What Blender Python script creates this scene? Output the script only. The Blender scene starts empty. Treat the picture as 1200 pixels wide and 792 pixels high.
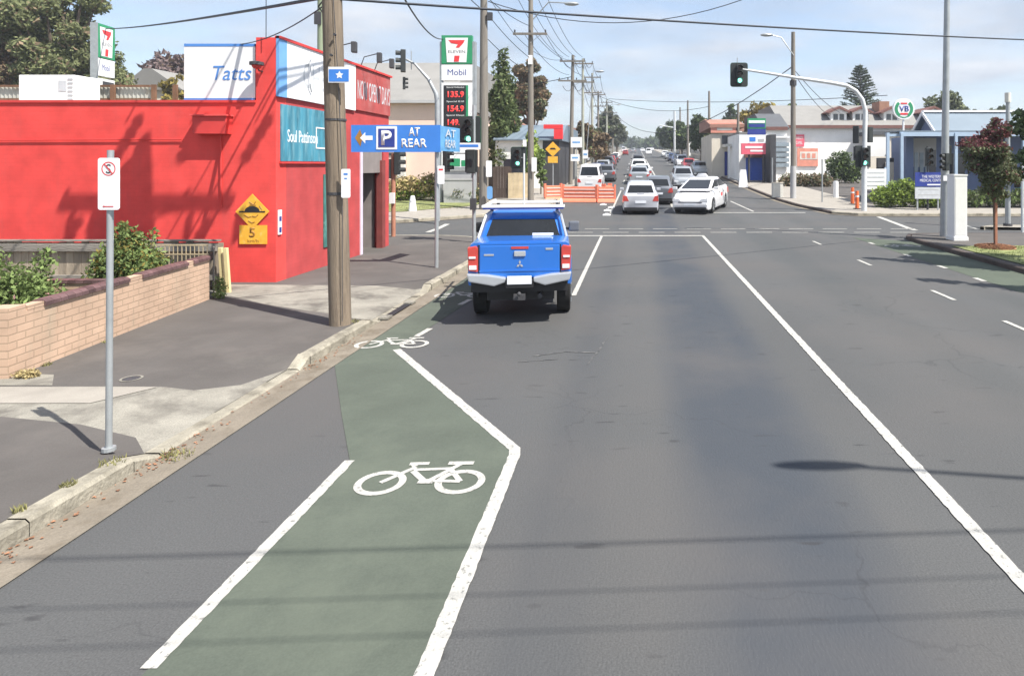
import bpy, bmesh, math, random
from mathutils import Vector, Matrix
rnd = random.Random(7)
SC = bpy.context.scene
COL = SC.collection
R = math.radians
# ------------------------------------------------------------------ camera, world, sun, exposure
cam_d = bpy.data.cameras.new('camera'); cam = bpy.data.objects.new('camera', cam_d); COL.objects.link(cam)
cam.location = (0, 0, 2.5); cam.rotation_euler = (R(90), 0, 0)
cam_d.sensor_width = 36; cam_d.sensor_fit = 'HORIZONTAL'; cam_d.lens = 22.5
cam_d.shift_x = -146 / 1200; cam_d.shift_y = -203 / 1200
cam_d.clip_start = .05; cam_d.clip_end = 9000
SC.camera = cam
SUN_AZ, SUN_EL = 122.7, 55.0
world = bpy.data.worlds.new('World'); SC.world = world; world.use_nodes = True
wt = world.node_tree; wt.nodes.clear()
def wn(t, **k):
    n = wt.nodes.new(t)
    for a, b in k.items(): setattr(n, a, b)
    return n
wo = wn('ShaderNodeOutputWorld'); bg = wn('ShaderNodeBackground'); bg.inputs[1].default_value = .118
sky = wn('ShaderNodeTexSky', sky_type='NISHITA', sun_disc=False); sky.sun_elevation = R(SUN_EL); sky.sun_rotation = R(SUN_AZ)
sky.air_density = 1.0; sky.dust_density = 1.2; sky.ozone_density = 1.0
tc = wn('ShaderNodeTexCoord'); sp = wn('ShaderNodeSeparateXYZ'); wt.links.new(tc.outputs['Generated'], sp.inputs[0])
def wm(op, a, b):
    n = wn('ShaderNodeMath', operation=op)
    for i, v in enumerate((a, b)):
        if v is None: continue
        if isinstance(v, (int, float)): n.inputs[i].default_value = v
        else: wt.links.new(v, n.inputs[i])
    return n.outputs[0]
zz = wm('ADD', wm('MAXIMUM', sp.outputs[2], 0.0), .10)
cx = wm('DIVIDE', sp.outputs[0], zz); cy = wm('DIVIDE', sp.outputs[1], zz)
cb = wn('ShaderNodeCombineXYZ'); wt.links.new(cx, cb.inputs[0]); wt.links.new(cy, cb.inputs[1])
n1 = wn('ShaderNodeTexNoise'); n1.inputs['Scale'].default_value = .8; n1.inputs['Detail'].default_value = 6; n1.inputs['Roughness'].default_value = .55
n1.inputs['Distortion'].default_value = .25
wt.links.new(cb.outputs[0], n1.inputs['Vector'])
cr = wn('ShaderNodeValToRGB'); cr.color_ramp.elements[0].position = .42; cr.color_ramp.elements[1].position = .62
cr.color_ramp.elements[0].color = (.20, .20, .20, 1); cr.color_ramp.elements[1].color = (.92, .92, .92, 1)
wt.links.new(n1.outputs[0], cr.inputs[0])
n2 = wn('ShaderNodeTexNoise'); n2.inputs['Scale'].default_value = 1.3; n2.inputs['Detail'].default_value = 5
wt.links.new(cb.outputs[0], n2.inputs['Vector'])
cr2 = wn('ShaderNodeValToRGB'); cr2.color_ramp.elements[0].position = .38; cr2.color_ramp.elements[1].position = .66
cr2.color_ramp.elements[0].color = (2.7, 3.0, 3.5, 1); cr2.color_ramp.elements[1].color = (4.2, 4.35, 4.6, 1)
wt.links.new(n2.outputs[0], cr2.inputs[0])
mx = wn('ShaderNodeMixRGB'); wt.links.new(cr.outputs[0], mx.inputs[0]); wt.links.new(sky.outputs[0], mx.inputs[1]); wt.links.new(cr2.outputs[0], mx.inputs[2])
wt.links.new(mx.outputs[0], bg.inputs[0]); wt.links.new(bg.outputs[0], wo.inputs[0])
sd = bpy.data.lights.new('sun', 'SUN'); sun = bpy.data.objects.new('sun', sd); COL.objects.link(sun)
sd.energy = 4.8; sd.angle = R(.35); sd.color = (1, .955, .88)
dv = Vector((math.sin(R(SUN_AZ)) * math.cos(R(SUN_EL)), math.cos(R(SUN_AZ)) * math.cos(R(SUN_EL)), math.sin(R(SUN_EL))))
sun.rotation_euler = dv.to_track_quat('Z', 'Y').to_euler(); sun.location = (20, -20, 40)
vs = SC.view_settings; vs.view_transform = 'Standard'; vs.look = 'None'; vs.exposure = .88; vs.gamma = 1; vs.use_curve_mapping = False

# ------------------------------------------------------------------ helpers
S = 750.0
def prof(y): return 0.0 if y < 25 else .033 * (min(y, 620.0) - 25)
def gx(px, D): return (px - 746) / S * D
def gz(py, D): return 2.5 - (py - 193) * D / S
def gp(px, py, h=0.0):
    D = S * (2.5 - h) / (py - 193)
    if D > 25: D = S * (2.5 - h + .033 * 25) / (py - 193 + .033 * S)
    return (gx(px, D), D)
M = {}
def mat(name, col, rough=.7, var=.12, scale=6.0, bump=0.0, metal=0.0, emit=None, estr=0, stretch=None, spec=.4, island=0.0, trans=0.0, fine=0.0, dirt=None, dirtpos=(.55, .7), dirtscale=1.5, bscale=None):
    m = bpy.data.materials.new(name); m.use_nodes = True; t = m.node_tree; L = t.links
    b = t.nodes['Principled BSDF']; b.inputs['Roughness'].default_value = rough; b.inputs['Metallic'].default_value = metal
    b.inputs['Specular IOR Level'].default_value = spec
    tcn = t.nodes.new('ShaderNodeTexCoord'); mp = t.nodes.new('ShaderNodeMapping'); L.new(tcn.outputs['Object'], mp.inputs[0])
    if stretch: mp.inputs['Scale'].default_value = stretch
    nz = t.nodes.new('ShaderNodeTexNoise'); nz.inputs['Scale'].default_value = scale; nz.inputs['Detail'].default_value = 5; L.new(mp.outputs[0], nz.inputs['Vector'])
    rp = t.nodes.new('ShaderNodeMapRange'); rp.inputs['From Min'].default_value = .3; rp.inputs['From Max'].default_value = .7
    rp.inputs['To Min'].default_value = 1 - var; rp.inputs['To Max'].default_value = 1 + var; L.new(nz.outputs[0], rp.inputs[0])
    fac = rp.outputs[0]
    def mul(a, c):
        n = t.nodes.new('ShaderNodeMath'); n.operation = 'MULTIPLY'; L.new(a, n.inputs[0]); L.new(c, n.inputs[1]); return n.outputs[0]
    if fine:
        n3 = t.nodes.new('ShaderNodeTexNoise'); n3.inputs['Scale'].default_value = 90; n3.inputs['Detail'].default_value = 3; L.new(tcn.outputs['Object'], n3.inputs['Vector'])
        r3 = t.nodes.new('ShaderNodeMapRange'); r3.inputs['From Min'].default_value = .3; r3.inputs['From Max'].default_value = .7
        r3.inputs['To Min'].default_value = 1 - fine; r3.inputs['To Max'].default_value = 1 + fine; L.new(n3.outputs[0], r3.inputs[0]); fac = mul(fac, r3.outputs[0])
    if island:
        ge = t.nodes.new('ShaderNodeNewGeometry'); r4 = t.nodes.new('ShaderNodeMapRange')
        r4.inputs['To Min'].default_value = 1 - island; r4.inputs['To Max'].default_value = 1 + island; L.new(ge.outputs['Random Per Island'], r4.inputs[0]); fac = mul(fac, r4.outputs[0])
    vm = t.nodes.new('ShaderNodeVectorMath'); vm.operation = 'SCALE'; vm.inputs[0].default_value = col[:3]; L.new(fac, vm.inputs['Scale'])
    out = vm.outputs[0]
    if dirt:
        n5 = t.nodes.new('ShaderNodeTexNoise'); n5.inputs['Scale'].default_value = dirtscale; n5.inputs['Detail'].default_value = 7; n5.inputs['Roughness'].default_value = .65; L.new(mp.outputs[0], n5.inputs['Vector'])
        r5 = t.nodes.new('ShaderNodeMapRange'); r5.inputs['From Min'].default_value = dirtpos[0]; r5.inputs['From Max'].default_value = dirtpos[1]; L.new(n5.outputs[0], r5.inputs[0])
        mm = t.nodes.new('ShaderNodeMixRGB'); L.new(r5.outputs[0], mm.inputs[0]); L.new(out, mm.inputs[1]); mm.inputs[2].default_value = (*dirt, 1); out = mm.outputs[0]
    L.new(out, b.inputs['Base Color'])
    if emit: b.inputs['Emission Color'].default_value = (*emit, 1); b.inputs['Emission Strength'].default_value = estr
    if bump:
        bn = t.nodes.new('ShaderNodeTexNoise'); bn.inputs['Scale'].default_value = bscale or scale * 8; bn.inputs['Detail'].default_value = 4; L.new(mp.outputs[0], bn.inputs['Vector'])
        bp = t.nodes.new('ShaderNodeBump'); bp.inputs['Strength'].default_value = bump; bp.inputs['Distance'].default_value = .02; L.new(bn.outputs[0], bp.inputs['Height']); L.new(bp.outputs[0], b.inputs['Normal'])
    if trans:
        tr = t.nodes.new('ShaderNodeBsdfTranslucent'); L.new(out, tr.inputs[0]); ms = t.nodes.new('ShaderNodeMixShader'); ms.inputs[0].default_value = trans
        o = t.nodes['Material Output']; L.new(b.outputs[0], ms.inputs[1]); L.new(tr.outputs[0], ms.inputs[2]); L.new(ms.outputs[0], o.inputs[0])
    M[name] = m; return m
class MB:
    def __init__(s): s.v = []; s.f = []; s.m = []
    def poly(s, pts, mi=0):
        n = len(s.v); s.v += [tuple(p) for p in pts]; s.f.append(tuple(range(n, n + len(pts)))); s.m.append(mi); return s
    def box(s, c, d, mi=0, rz=0.0, mt=None):
        n = len(s.v); x, y, z = d[0] / 2, d[1] / 2, d[2] / 2
        ca, sa = math.cos(rz), math.sin(rz)
        for i in (-1, 1):
            for j in (-1, 1):
                for k in (-1, 1):
                    p = Vector((i * x * ca - j * y * sa, i * x * sa + j * y * ca, k * z))
                    if mt: p = mt @ p
                    s.v.append((p.x + c[0], p.y + c[1], p.z + c[2]))
        for f in ((0, 1, 3, 2), (4, 6, 7, 5), (0, 4, 5, 1), (2, 3, 7, 6), (0, 2, 6, 4), (1, 5, 7, 3)):
            s.f.append(tuple(n + i for i in f)); s.m.append(mi)
        return s
    def bx(s, x0, x1, y0, y1, z0, z1, mi=0): return s.box(((x0 + x1) / 2, (y0 + y1) / 2, (z0 + z1) / 2), (abs(x1 - x0), abs(y1 - y0), abs(z1 - z0)), mi)
    def tube(s, pts, rs, seg=10, mi=0, cap=True):
        pts = [Vector(p) for p in pts]
        if isinstance(rs, (int, float)): rs = [rs] * len(pts)
        n0 = len(s.v); up = None
        for i, p in enumerate(pts):
            d = (pts[min(i + 1, len(pts) - 1)] - pts[max(i - 1, 0)]).normalized()
            if up is None: up = Vector((0, 0, 1)) if abs(d.z) < .9 else Vector((0, 1, 0))
            a = d.cross(up).normalized(); b = a.cross(d).normalized(); up = b
            for k in range(seg):
                t = 2 * math.pi * k / seg; q = p + (a * math.cos(t) + b * math.sin(t)) * rs[i]; s.v.append(tuple(q))
        for i in range(len(pts) - 1):
            for k in range(seg):
                a0 = n0 + i * seg + k; a1 = n0 + i * seg + (k + 1) % seg
                s.f.append((a0, a1, a1 + seg, a0 + seg)); s.m.append(mi)
        if cap:
            s.f.append(tuple(n0 + k for k in range(seg))[::-1]); s.m.append(mi)
            e = n0 + (len(pts) - 1) * seg; s.f.append(tuple(e + k for k in range(seg))); s.m.append(mi)
        return s
    def prism(s, pts2, plane, a, b, mi=0):
        """extrude a 2D outline; plane 'xz' (y from a to b), 'xy' (z a..b), 'yz' (x a..b)"""
        def P(p, w): return {'xz': (p[0], w, p[1]), 'xy': (p[0], p[1], w), 'yz': (w, p[0], p[1])}[plane]
        n = len(s.v); k = len(pts2)
        s.v += [P(p, a) for p in pts2] + [P(p, b) for p in pts2]
        s.f.append(tuple(range(n, n + k))); s.f.append(tuple(range(n + k, n + 2 * k))[::-1]); s.m += [mi, mi]
        for i in range(k):
            j = (i + 1) % k; s.f.append((n + i, n + k + i, n + k + j, n + j)); s.m.append(mi)
        return s
    def ball(s, c, r, mi=0, seg=10, rings=6, sc=(1, 1, 1)):
        n = len(s.v)
        for i in range(rings + 1):
            th = math.pi * i / rings
            for k in range(seg):
                p = 2 * math.pi * k / seg; s.v.append((c[0] + r * sc[0] * math.sin(th) * math.cos(p), c[1] + r * sc[1] * math.sin(th) * math.sin(p), c[2] + r * sc[2] * math.cos(th)))
        for i in range(rings):
            for k in range(seg):
                a = n + i * seg + k; b = n + i * seg + (k + 1) % seg; s.f.append((a, b, b + seg, a + seg)); s.m.append(mi)
        return s
    def build(s, name, mats, parent=None, loc=None, bevel=0.0, smooth=False, label=None, cat=None, group=None, kind=None, rz=0, fixn=True):
        me = bpy.data.meshes.new(name); me.from_pydata(s.v, [], s.f)
        if not isinstance(mats, (list, tuple)): mats = [mats]
        for m in mats: me.materials.append(M[m] if isinstance(m, str) else m)
        me.polygons.foreach_set('material_index', s.m)
        if fixn or bevel:
            bm = bmesh.new(); bm.from_mesh(me)
            if fixn: bmesh.ops.remove_doubles(bm, verts=bm.verts, dist=1e-5); bmesh.ops.recalc_face_normals(bm, faces=bm.faces)
            if bevel:
                es = [e for e in bm.edges if len(e.link_faces) == 2 and e.calc_face_angle(0) > R(35)]
                bmesh.ops.bevel(bm, geom=es, offset=bevel, segments=2, affect='EDGES', profile=.6)
            bm.to_mesh(me); bm.free()
        if smooth:
            me.polygons.foreach_set('use_smooth', [True] * len(me.polygons)); me.set_sharp_from_angle(angle=R(40))
        me.update()
        o = bpy.data.objects.new(name, me); COL.objects.link(o)
        if loc: o.location = loc
        if rz: o.rotation_euler.z = rz
        if parent: o.parent = parent
        tag(o, label, cat, group, kind); return o
def tag(o, label=None, cat=None, group=None, kind=None):
    if label: o['label'] = label
    if cat: o['category'] = cat
    if group: o['group'] = group
    if kind: o['kind'] = kind
def thing(name, label, cat, loc=(0, 0, 0), rz=0.0, group=None):
    o = bpy.data.objects.new(name, None); o.empty_display_size = .2; COL.objects.link(o); o.location = loc; o.rotation_euler.z = rz
    tag(o, label, cat, group); return o
def copy_tree(o, loc=None, rz=None, label=None, parent=None):
    c = o.copy(); COL.objects.link(c)
    if parent: c.parent = parent
    for ch in o.children: copy_tree(ch, parent=c)
    if loc is not None: c.location = loc
    if rz is not None: c.rotation_euler.z = rz
    if label: c['label'] = label
    return c
FONT_CACHE = {}
def text_mesh(name, s, height, material, parent, loc, face='-Y', width=None, depth=.004, shear=0.0, bold=0.0, align='CENTER'):
    """lettering as a mesh; face = the direction the text looks at; loc = centre"""
    cu = bpy.data.curves.new('t', 'FONT'); cu.body = s; cu.size = 1; cu.align_x = 'CENTER'; cu.align_y = 'CENTER'; cu.extrude = .0; cu.shear = shear; cu.offset = bold; cu.resolution_u = 3
    to = bpy.data.objects.new('t', cu); COL.objects.link(to)
    dg = bpy.context.evaluated_depsgraph_get(); me = bpy.data.meshes.new_from_object(to.evaluated_get(dg))
    bpy.data.objects.remove(to); bpy.data.curves.remove(cu)
    xs = [v.co.x for v in me.vertices]; ys = [v.co.y for v in me.vertices]
    w0 = max(xs) - min(xs); h0 = max(ys) - min(ys); mxx = (max(xs) + min(xs)) / 2; myy = (max(ys) + min(ys)) / 2
    sy = height / h0; sx = (width / w0) if width else sy
    for v in me.vertices:
        a = (v.co.x - mxx) * sx; b = (v.co.y - myy) * sy
        if face == '-Y': v.co = (a, 0, b)
        elif face == '+X': v.co = (0, a, b)
        elif face == '-X': v.co = (0, -a, b)
        elif face == '+Y': v.co = (-a, 0, b)
        else: v.co = (a, b, 0)
    me.materials.clear(); me.materials.append(M[material])
    bm = bmesh.new(); bm.from_mesh(me)
    r = bmesh.ops.extrude_face_region(bm, geom=bm.faces[:]); dn = {'-Y': (0, depth, 0), '+X': (-depth, 0, 0), '-X': (depth, 0, 0), '+Y': (0, -depth, 0)}.get(face, (0, 0, -depth))
    bmesh.ops.translate(bm, verts=[g for g in r['geom'] if isinstance(g, bmesh.types.BMVert)], vec=dn)
    bmesh.ops.recalc_face_normals(bm, faces=bm.faces); bm.to_mesh(me); bm.free()
    me.name = name; o = bpy.data.objects.new(name, me); COL.objects.link(o); o.location = loc
    if parent: o.parent = parent
    return o

# ------------------------------------------------------------------ materials
mat('soil', (.11, .10, .075), .95, .3, .6, .5)
mat('path_asphalt', (.092, .084, .078), .92, .13, 1.1, .25, fine=.10, dirt=(.125, .112, .102), dirtpos=(.5, .72), dirtscale=.8)
mat('concrete', (.25, .235, .20), .9, .18, 2.5, .5, fine=.2, dirt=(.12, .11, .095), dirtpos=(.48, .66), dirtscale=1.6)
mat('pale_concrete', (.30, .275, .24), .9, .10, 3, .25, fine=.06)
mat('kerb', (.30, .275, .22), .9, .22, 3.5, .7, fine=.14, dirt=(.15, .135, .105), dirtpos=(.50, .68), dirtscale=3.2)
mat('gutter', (.20, .172, .135), .9, .16, 3, .5, fine=.12, dirt=(.13, .105, .075), dirtpos=(.52, .7), dirtscale=2.2)
mat('grass', (.20, .22, .085), .95, .35, 1.8, .8)
mat('dry_grass', (.20, .19, .08), .95, .3, 2, .5, island=.4)
mat('grass_blade', (.20, .235, .085), .9, .3, 2, 0, island=.4)
mat('white_line', (.42, .41, .38), .75, .12, 5, .3, fine=.12, dirt=(.17, .17, .16), dirtpos=(.56, .66), dirtscale=26)
mat('worn_line', (.13, .13, .125), .85, .2, 8, dirt=(.075, .075, .078), dirtpos=(.42, .56), dirtscale=9)
mat('bike_green', (.082, .096, .076), .9, .10, 1.4, .3, fine=.10, dirt=(.105, .120, .092), dirtpos=(.5, .75), dirtscale=.7)
mat('bike_green_faded', (.078, .094, .07), .9, .12, 1.2, .3, fine=.1)
# road with wheel-track wear
def road_mat():
    m = mat('road', (.079, .080, .080), .80, .09, .5, .22, fine=.22, stretch=(1.0, .35, 1), bscale=60)
    t = m.node_tree; L = t.links; b = t.nodes['Principled BSDF']; src = b.inputs['Base Color'].links[0].from_socket
    tcn = t.nodes.new('ShaderNodeTexCoord'); mp = t.nodes.new('ShaderNodeMapping'); mp.inputs['Scale'].default_value = (.85, .045, 1); mp.inputs['Location'].default_value = (.15, .3, 0); L.new(tcn.outputs['Object'], mp.inputs[0])
    n = t.nodes.new('ShaderNodeTexNoise'); n.inputs['Scale'].default_value = 1; n.inputs['Detail'].default_value = 3; L.new(mp.outputs[0], n.inputs[0])
    # bluish, smoother polished band down the through lane (bitumen bleed)
    sx = t.nodes.new('ShaderNodeSeparateXYZ'); L.new(tcn.outputs['Object'], sx.inputs[0])
    def band(c, w):
        a = t.nodes.new('ShaderNodeMath'); a.operation = 'SUBTRACT'; L.new(sx.outputs[0], a.inputs[0]); a.inputs[1].default_value = c
        q = t.nodes.new('ShaderNodeMath'); q.operation = 'ABSOLUTE'; L.new(a.outputs[0], q.inputs[0])
        nn = t.nodes.new('ShaderNodeMath'); nn.operation = 'MULTIPLY_ADD'; L.new(n.outputs[0], nn.inputs[0]); nn.inputs[1].default_value = 1.4; L.new(q.outputs[0], nn.inputs[2])
        r = t.nodes.new('ShaderNodeMapRange'); r.interpolation_type = 'SMOOTHSTEP'; r.inputs['From Min'].default_value = w + 1.0; r.inputs['From Max'].default_value = w + .35; L.new(nn.outputs[0], r.inputs[0]); return r.outputs[0]
    out = src
    for c, w, colr, f in ((1.0, .6, (.047, .054, .065), .95), (-.65, .15, (.058, .061, .066), .65), (4.1, .5, (.062, .067, .068), .6), (7.0, .4, (.062, .066, .066), .6)):
        fa = t.nodes.new('ShaderNodeMath'); fa.operation = 'MULTIPLY'; L.new(band(c, w), fa.inputs[0]); fa.inputs[1].default_value = f
        mm = t.nodes.new('ShaderNodeMixRGB'); L.new(fa.outputs[0], mm.inputs[0]); L.new(out, mm.inputs[1]); mm.inputs[2].default_value = (*colr, 1); out = mm.outputs[0]
    # dark stains / pits elongated across the lane
    mp2 = t.nodes.new('ShaderNodeMapping'); mp2.inputs['Scale'].default_value = (2.2, 7.5, 1); L.new(tcn.outputs['Object'], mp2.inputs[0])
    n2 = t.nodes.new('ShaderNodeTexNoise'); n2.inputs['Scale'].default_value = 1; n2.inputs['Detail'].default_value = 2; L.new(mp2.outputs[0], n2.inputs[0])
    r2 = t.nodes.new('ShaderNodeMapRange'); r2.inputs['From Min'].default_value = .67; r2.inputs['From Max'].default_value = .74; r2.inputs['To Max'].default_value = .6; L.new(n2.outputs[0], r2.inputs[0])
    mm = t.nodes.new('ShaderNodeMixRGB'); L.new(r2.outputs[0], mm.inputs[0]); L.new(out, mm.inputs[1]); mm.inputs[2].default_value = (.028, .028, .03, 1); out = mm.outputs[0]
    # warm dusty left margin
    n4 = t.nodes.new('ShaderNodeTexNoise'); n4.inputs['Scale'].default_value = .35; n4.inputs['Detail'].default_value = 6; L.new(tcn.outputs['Object'], n4.inputs[0])
    r4 = t.nodes.new('ShaderNodeMapRange'); r4.inputs['From Min'].default_value = .45; r4.inputs['From Max'].default_value = .65; r4.inputs['To Max'].default_value = .6; L.new(n4.outputs[0], r4.inputs[0])
    mm = t.nodes.new('ShaderNodeMixRGB'); L.new(r4.outputs[0], mm.inputs[0]); L.new(out, mm.inputs[1]); mm.inputs[2].default_value = (.095, .089, .085, 1); out = mm.outputs[0]
    # hairline cracks, only in some areas
    nd = t.nodes.new('ShaderNodeTexNoise'); nd.inputs['Scale'].default_value = 1.6; nd.inputs['Detail'].default_value = 4; L.new(tcn.outputs['Object'], nd.inputs[0])
    va = t.nodes.new('ShaderNodeVectorMath'); va.operation = 'MULTIPLY_ADD'; L.new(nd.outputs['Color'], va.inputs[0]); va.inputs[1].default_value = (.9, .9, 0); L.new(tcn.outputs['Object'], va.inputs[2])
    vo = t.nodes.new('ShaderNodeTexVoronoi'); vo.feature = 'DISTANCE_TO_EDGE'; vo.inputs['Scale'].default_value = .42; L.new(va.outputs[0], vo.inputs['Vector'])
    rc = t.nodes.new('ShaderNodeMapRange'); rc.inputs['From Min'].default_value = .0; rc.inputs['From Max'].default_value = .006; rc.inputs['To Min'].default_value = 1; rc.inputs['To Max'].default_value = 0; L.new(vo.outputs['Distance'], rc.inputs[0])
    nm = t.nodes.new('ShaderNodeTexNoise'); nm.inputs['Scale'].default_value = .28; L.new(tcn.outputs['Object'], nm.inputs[0]); rm = t.nodes.new('ShaderNodeMapRange'); rm.inputs['From Min'].default_value = .46; rm.inputs['From Max'].default_value = .58; rm.inputs['To Max'].default_value = .32; L.new(nm.outputs[0], rm.inputs[0])
    mu = t.nodes.new('ShaderNodeMath'); mu.operation = 'MULTIPLY'; L.new(rc.outputs[0], mu.inputs[0]); L.new(rm.outputs[0], mu.inputs[1])
    mm = t.nodes.new('ShaderNodeMixRGB'); L.new(mu.outputs[0], mm.inputs[0]); L.new(out, mm.inputs[1]); mm.inputs[2].default_value = (.025, .025, .027, 1); out = mm.outputs[0]
    # pale aggregate specks
    ns = t.nodes.new('ShaderNodeTexVoronoi'); ns.inputs['Scale'].default_value = 70; L.new(tcn.outputs['Object'], ns.inputs['Vector']); rs_ = t.nodes.new('ShaderNodeMapRange'); rs_.inputs['From Min'].default_value = .12; rs_.inputs['From Max'].default_value = .05; rs_.inputs['To Max'].default_value = .30; L.new(ns.outputs['Distance'], rs_.inputs[0])
    mm = t.nodes.new('ShaderNodeMixRGB'); L.new(rs_.outputs[0], mm.inputs[0]); L.new(out, mm.inputs[1]); mm.inputs[2].default_value = (.30, .29, .27, 1); out = mm.outputs[0]
    L.new(out, b.inputs['Base Color'])
road_mat()

# ------------------------------------------------------------------ ground, road, footpaths
def cut_sheet(name, pts, dz, material, kind='structure', cuts=(25.0, 620.0), zf=None, xcuts=(), ycuts=(), parent=None, **kw):
    me = bpy.data.meshes.new(name); bm = bmesh.new()
    f = bm.faces.new([bm.verts.new((p[0], p[1], 0)) for p in pts]); f.normal_update()
    if f.normal.z < 0: f.normal_flip()
    for c in tuple(cuts) + tuple(ycuts):
        bmesh.ops.bisect_plane(bm, geom=bm.verts[:] + bm.edges[:] + bm.faces[:], plane_co=(0, c, 0), plane_no=(0, 1, 0))
    for c in xcuts:
        bmesh.ops.bisect_plane(bm, geom=bm.verts[:] + bm.edges[:] + bm.faces[:], plane_co=(c, 0, 0), plane_no=(1, 0, 0))
    for v in bm.verts: v.co.z = prof(v.co.y) + (zf(v.co.x, v.co.y) if zf else dz)
    bmesh.ops.triangulate(bm, faces=bm.faces[:])
    bm.to_mesh(me); bm.free(); me.materials.append(M[material])
    o = bpy.data.objects.new(name, me); COL.objects.link(o)
    if parent: o.parent = parent
    tag(o, kind=kind, **kw); return o
cut_sheet('ground', [(-2500, -300), (2500, -300), (2500, 4000), (-2500, 4000)], -.03, 'soil')
cut_sheet('road', [(-4.3, -40), (9.05, -40), (9.05, 700), (-4.6, 700), (-4.3, 40)], 0, 'road')
cut_sheet('road', [(-120, 21.4), (-4.3, 15), (-4.3, 34.5), (-9.7, 27.2), (-120, 26)], 0.0, 'road')
cut_sheet('road', [(9.05, 15), (120, 22), (120, 29.6), (9.05, 40)], 0.0, 'road')
def arc(cx, cy, r, a0, a1, n=8): return [(cx + r * math.cos(R(a0 + (a1 - a0) * i / n)), cy + r * math.sin(R(a0 + (a1 - a0) * i / n))) for i in range(n + 1)]
KH = .12
# near-left footpath split by two driveway crossings
def clamp01(v): return max(0.0, min(1.0, v))
def fh(x, y):
    kx = clamp01((x + 5.1) / .87); ky = max(clamp01((y - 5.2) / .3) * clamp01((8.0 - y) / .25), clamp01((y - 9.85) / .35) * clamp01((12.75 - y) / .25))
    return KH - .10 * kx * ky
YC = (5.2, 5.5, 7.75, 8.0, 9.85, 10.2, 12.5, 12.75); XC = (-5.1, -4.7)
D1f = [(-4.23, 5.5), (-4.5, 5.75), (-6.0, 6.05), (-60, 6.1)]
D1b = [(-60, 6.85), (-4.75, 6.87), (-4.42, 7.15), (-4.23, 7.8)]
D2f = [(-4.23, 10.1), (-5.2, 10.35), (-6.3, 10.9), (-7.35, 11.6), (-60, 11.7)]
D2b = [(-60, 12.95), (-7.28, 12.7), (-4.35, 12.55), (-4.23, 12.6)]
cut_sheet('footpath', [(-4.23, -40)] + D1f + [(-60, -40)], KH, 'path_asphalt', zf=fh, xcuts=XC, ycuts=YC)
cut_sheet('footpath', D1b + D2f, KH, 'path_asphalt', zf=fh, xcuts=XC, ycuts=YC)
corner = arc(-7.08, 18.7, 2.85, 0, 90)
cut_sheet('footpath', [(-4.23, 12.6), (-4.35, 12.55), (-7.28, 12.7), (-60, 12.95), (-60, 21.55)] + corner[::-1], KH, 'path_asphalt', zf=fh, xcuts=XC, ycuts=YC)
cut_sheet('driveway', D1f + D1b, 0, 'concrete', zf=fh, xcuts=XC, ycuts=YC)
cut_sheet('driveway', D2f + D2b, 0, 'concrete', zf=fh, xcuts=XC, ycuts=YC)
cut_sheet('driveway_slab', [(-12, 6.36), (-5.45, 6.38), (-5.12, 6.84), (-12, 6.84)], KH + .006, 'pale_concrete')
cut_sheet('driveway_slab', [(-7.25, 6.9), (-6.3, 6.9), (-6.6, 7.25), (-7.25, 7.3)], KH + .004, 'concrete')
mat('dark_kerb', (.085, .066, .058), .9, .25, 4, .5)
def kerb(name, line, km='kerb', w=.15, h=.125, side=1, gutter=.33, closed=False):
    """kerb of stones along a polyline; side=+1: footpath on the left of the direction of travel"""
    mb = MB(); n = len(line); P = [Vector(p) for p in line]
    L_, R_ , G_ = [], [], []
    for i in range(n):
        d = (P[min(i + 1, n - 1)] - P[max(i - 1, 0)]).normalized(); nn = Vector((-d.y, d.x)) * side
        R_.append(P[i]); L_.append(P[i] + nn * w); G_.append(P[i] - nn * gutter)
    hs = h if isinstance(h, (list, tuple)) else [h] * n
    for i in range(n - 1):
        za, zb = prof(P[i].y), prof(P[i + 1].y); ha, hb = hs[i], hs[i + 1]
        a, b, c, d = R_[i], R_[i + 1], L_[i + 1], L_[i]
        if P[i].y < 19 and P[i + 1].y < 19 and abs(P[i].x + 4.08) < .1 and P[i].y > 0:
            e_ = (b - a).normalized() * .0025; j = rnd.uniform(-.008, .008); ha += j; hb += j + rnd.uniform(-.004, .004); o_ = Vector((rnd.uniform(-.008, .008), 0)); a = a + e_ + o_; b = b - e_ + o_; c = c - e_ + o_; d = d + e_ + o_
        aa = a.lerp(d, .18); bb = b.lerp(c, .18)
        mb.poly([(a.x, a.y, za - .05), (b.x, b.y, zb - .05), (b.x, b.y, zb + hb - .025), (a.x, a.y, za + ha - .025)])
        mb.poly([(a.x, a.y, za + ha - .025), (b.x, b.y, zb + hb - .025), (bb.x, bb.y, zb + hb), (aa.x, aa.y, za + ha)])
        mb.poly([(aa.x, aa.y, za + ha), (bb.x, bb.y, zb + hb), (c.x, c.y, zb + hb), (d.x, d.y, za + ha)])
        mb.poly([(d.x, d.y, za + ha), (c.x, c.y, zb + hb), (c.x, c.y, zb - .05), (d.x, d.y, za - .05)])
    o = mb.build(name, km, kind='structure', fixn=True)
    if gutter:
        g = MB()
        for i in range(n - 1):
            za, zb = prof(P[i].y), prof(P[i + 1].y); a, b = R_[i], R_[i + 1]; c, d = G_[i + 1], G_[i]
            g.poly([(a.x, a.y, za + .005), (b.x, b.y, zb + .005), (c.x, c.y, zb + .009), (d.x, d.y, za + .009)])
        g.build('gutter', 'gutter', kind='structure')
    return o
def kline(x, y0, y1, step=.9):
    out = []; y = y0
    while y < y1 - .2: out.append((x + rnd.uniform(-.006, .006), y)); y += step
    out.append((x, y1)); return out
LK = []
hL = []
def seg(y0, y1, h):
    for p in kline(-4.08, y0, y1): LK.append(p); hL.append(h + rnd.uniform(-.006, .006))
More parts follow.
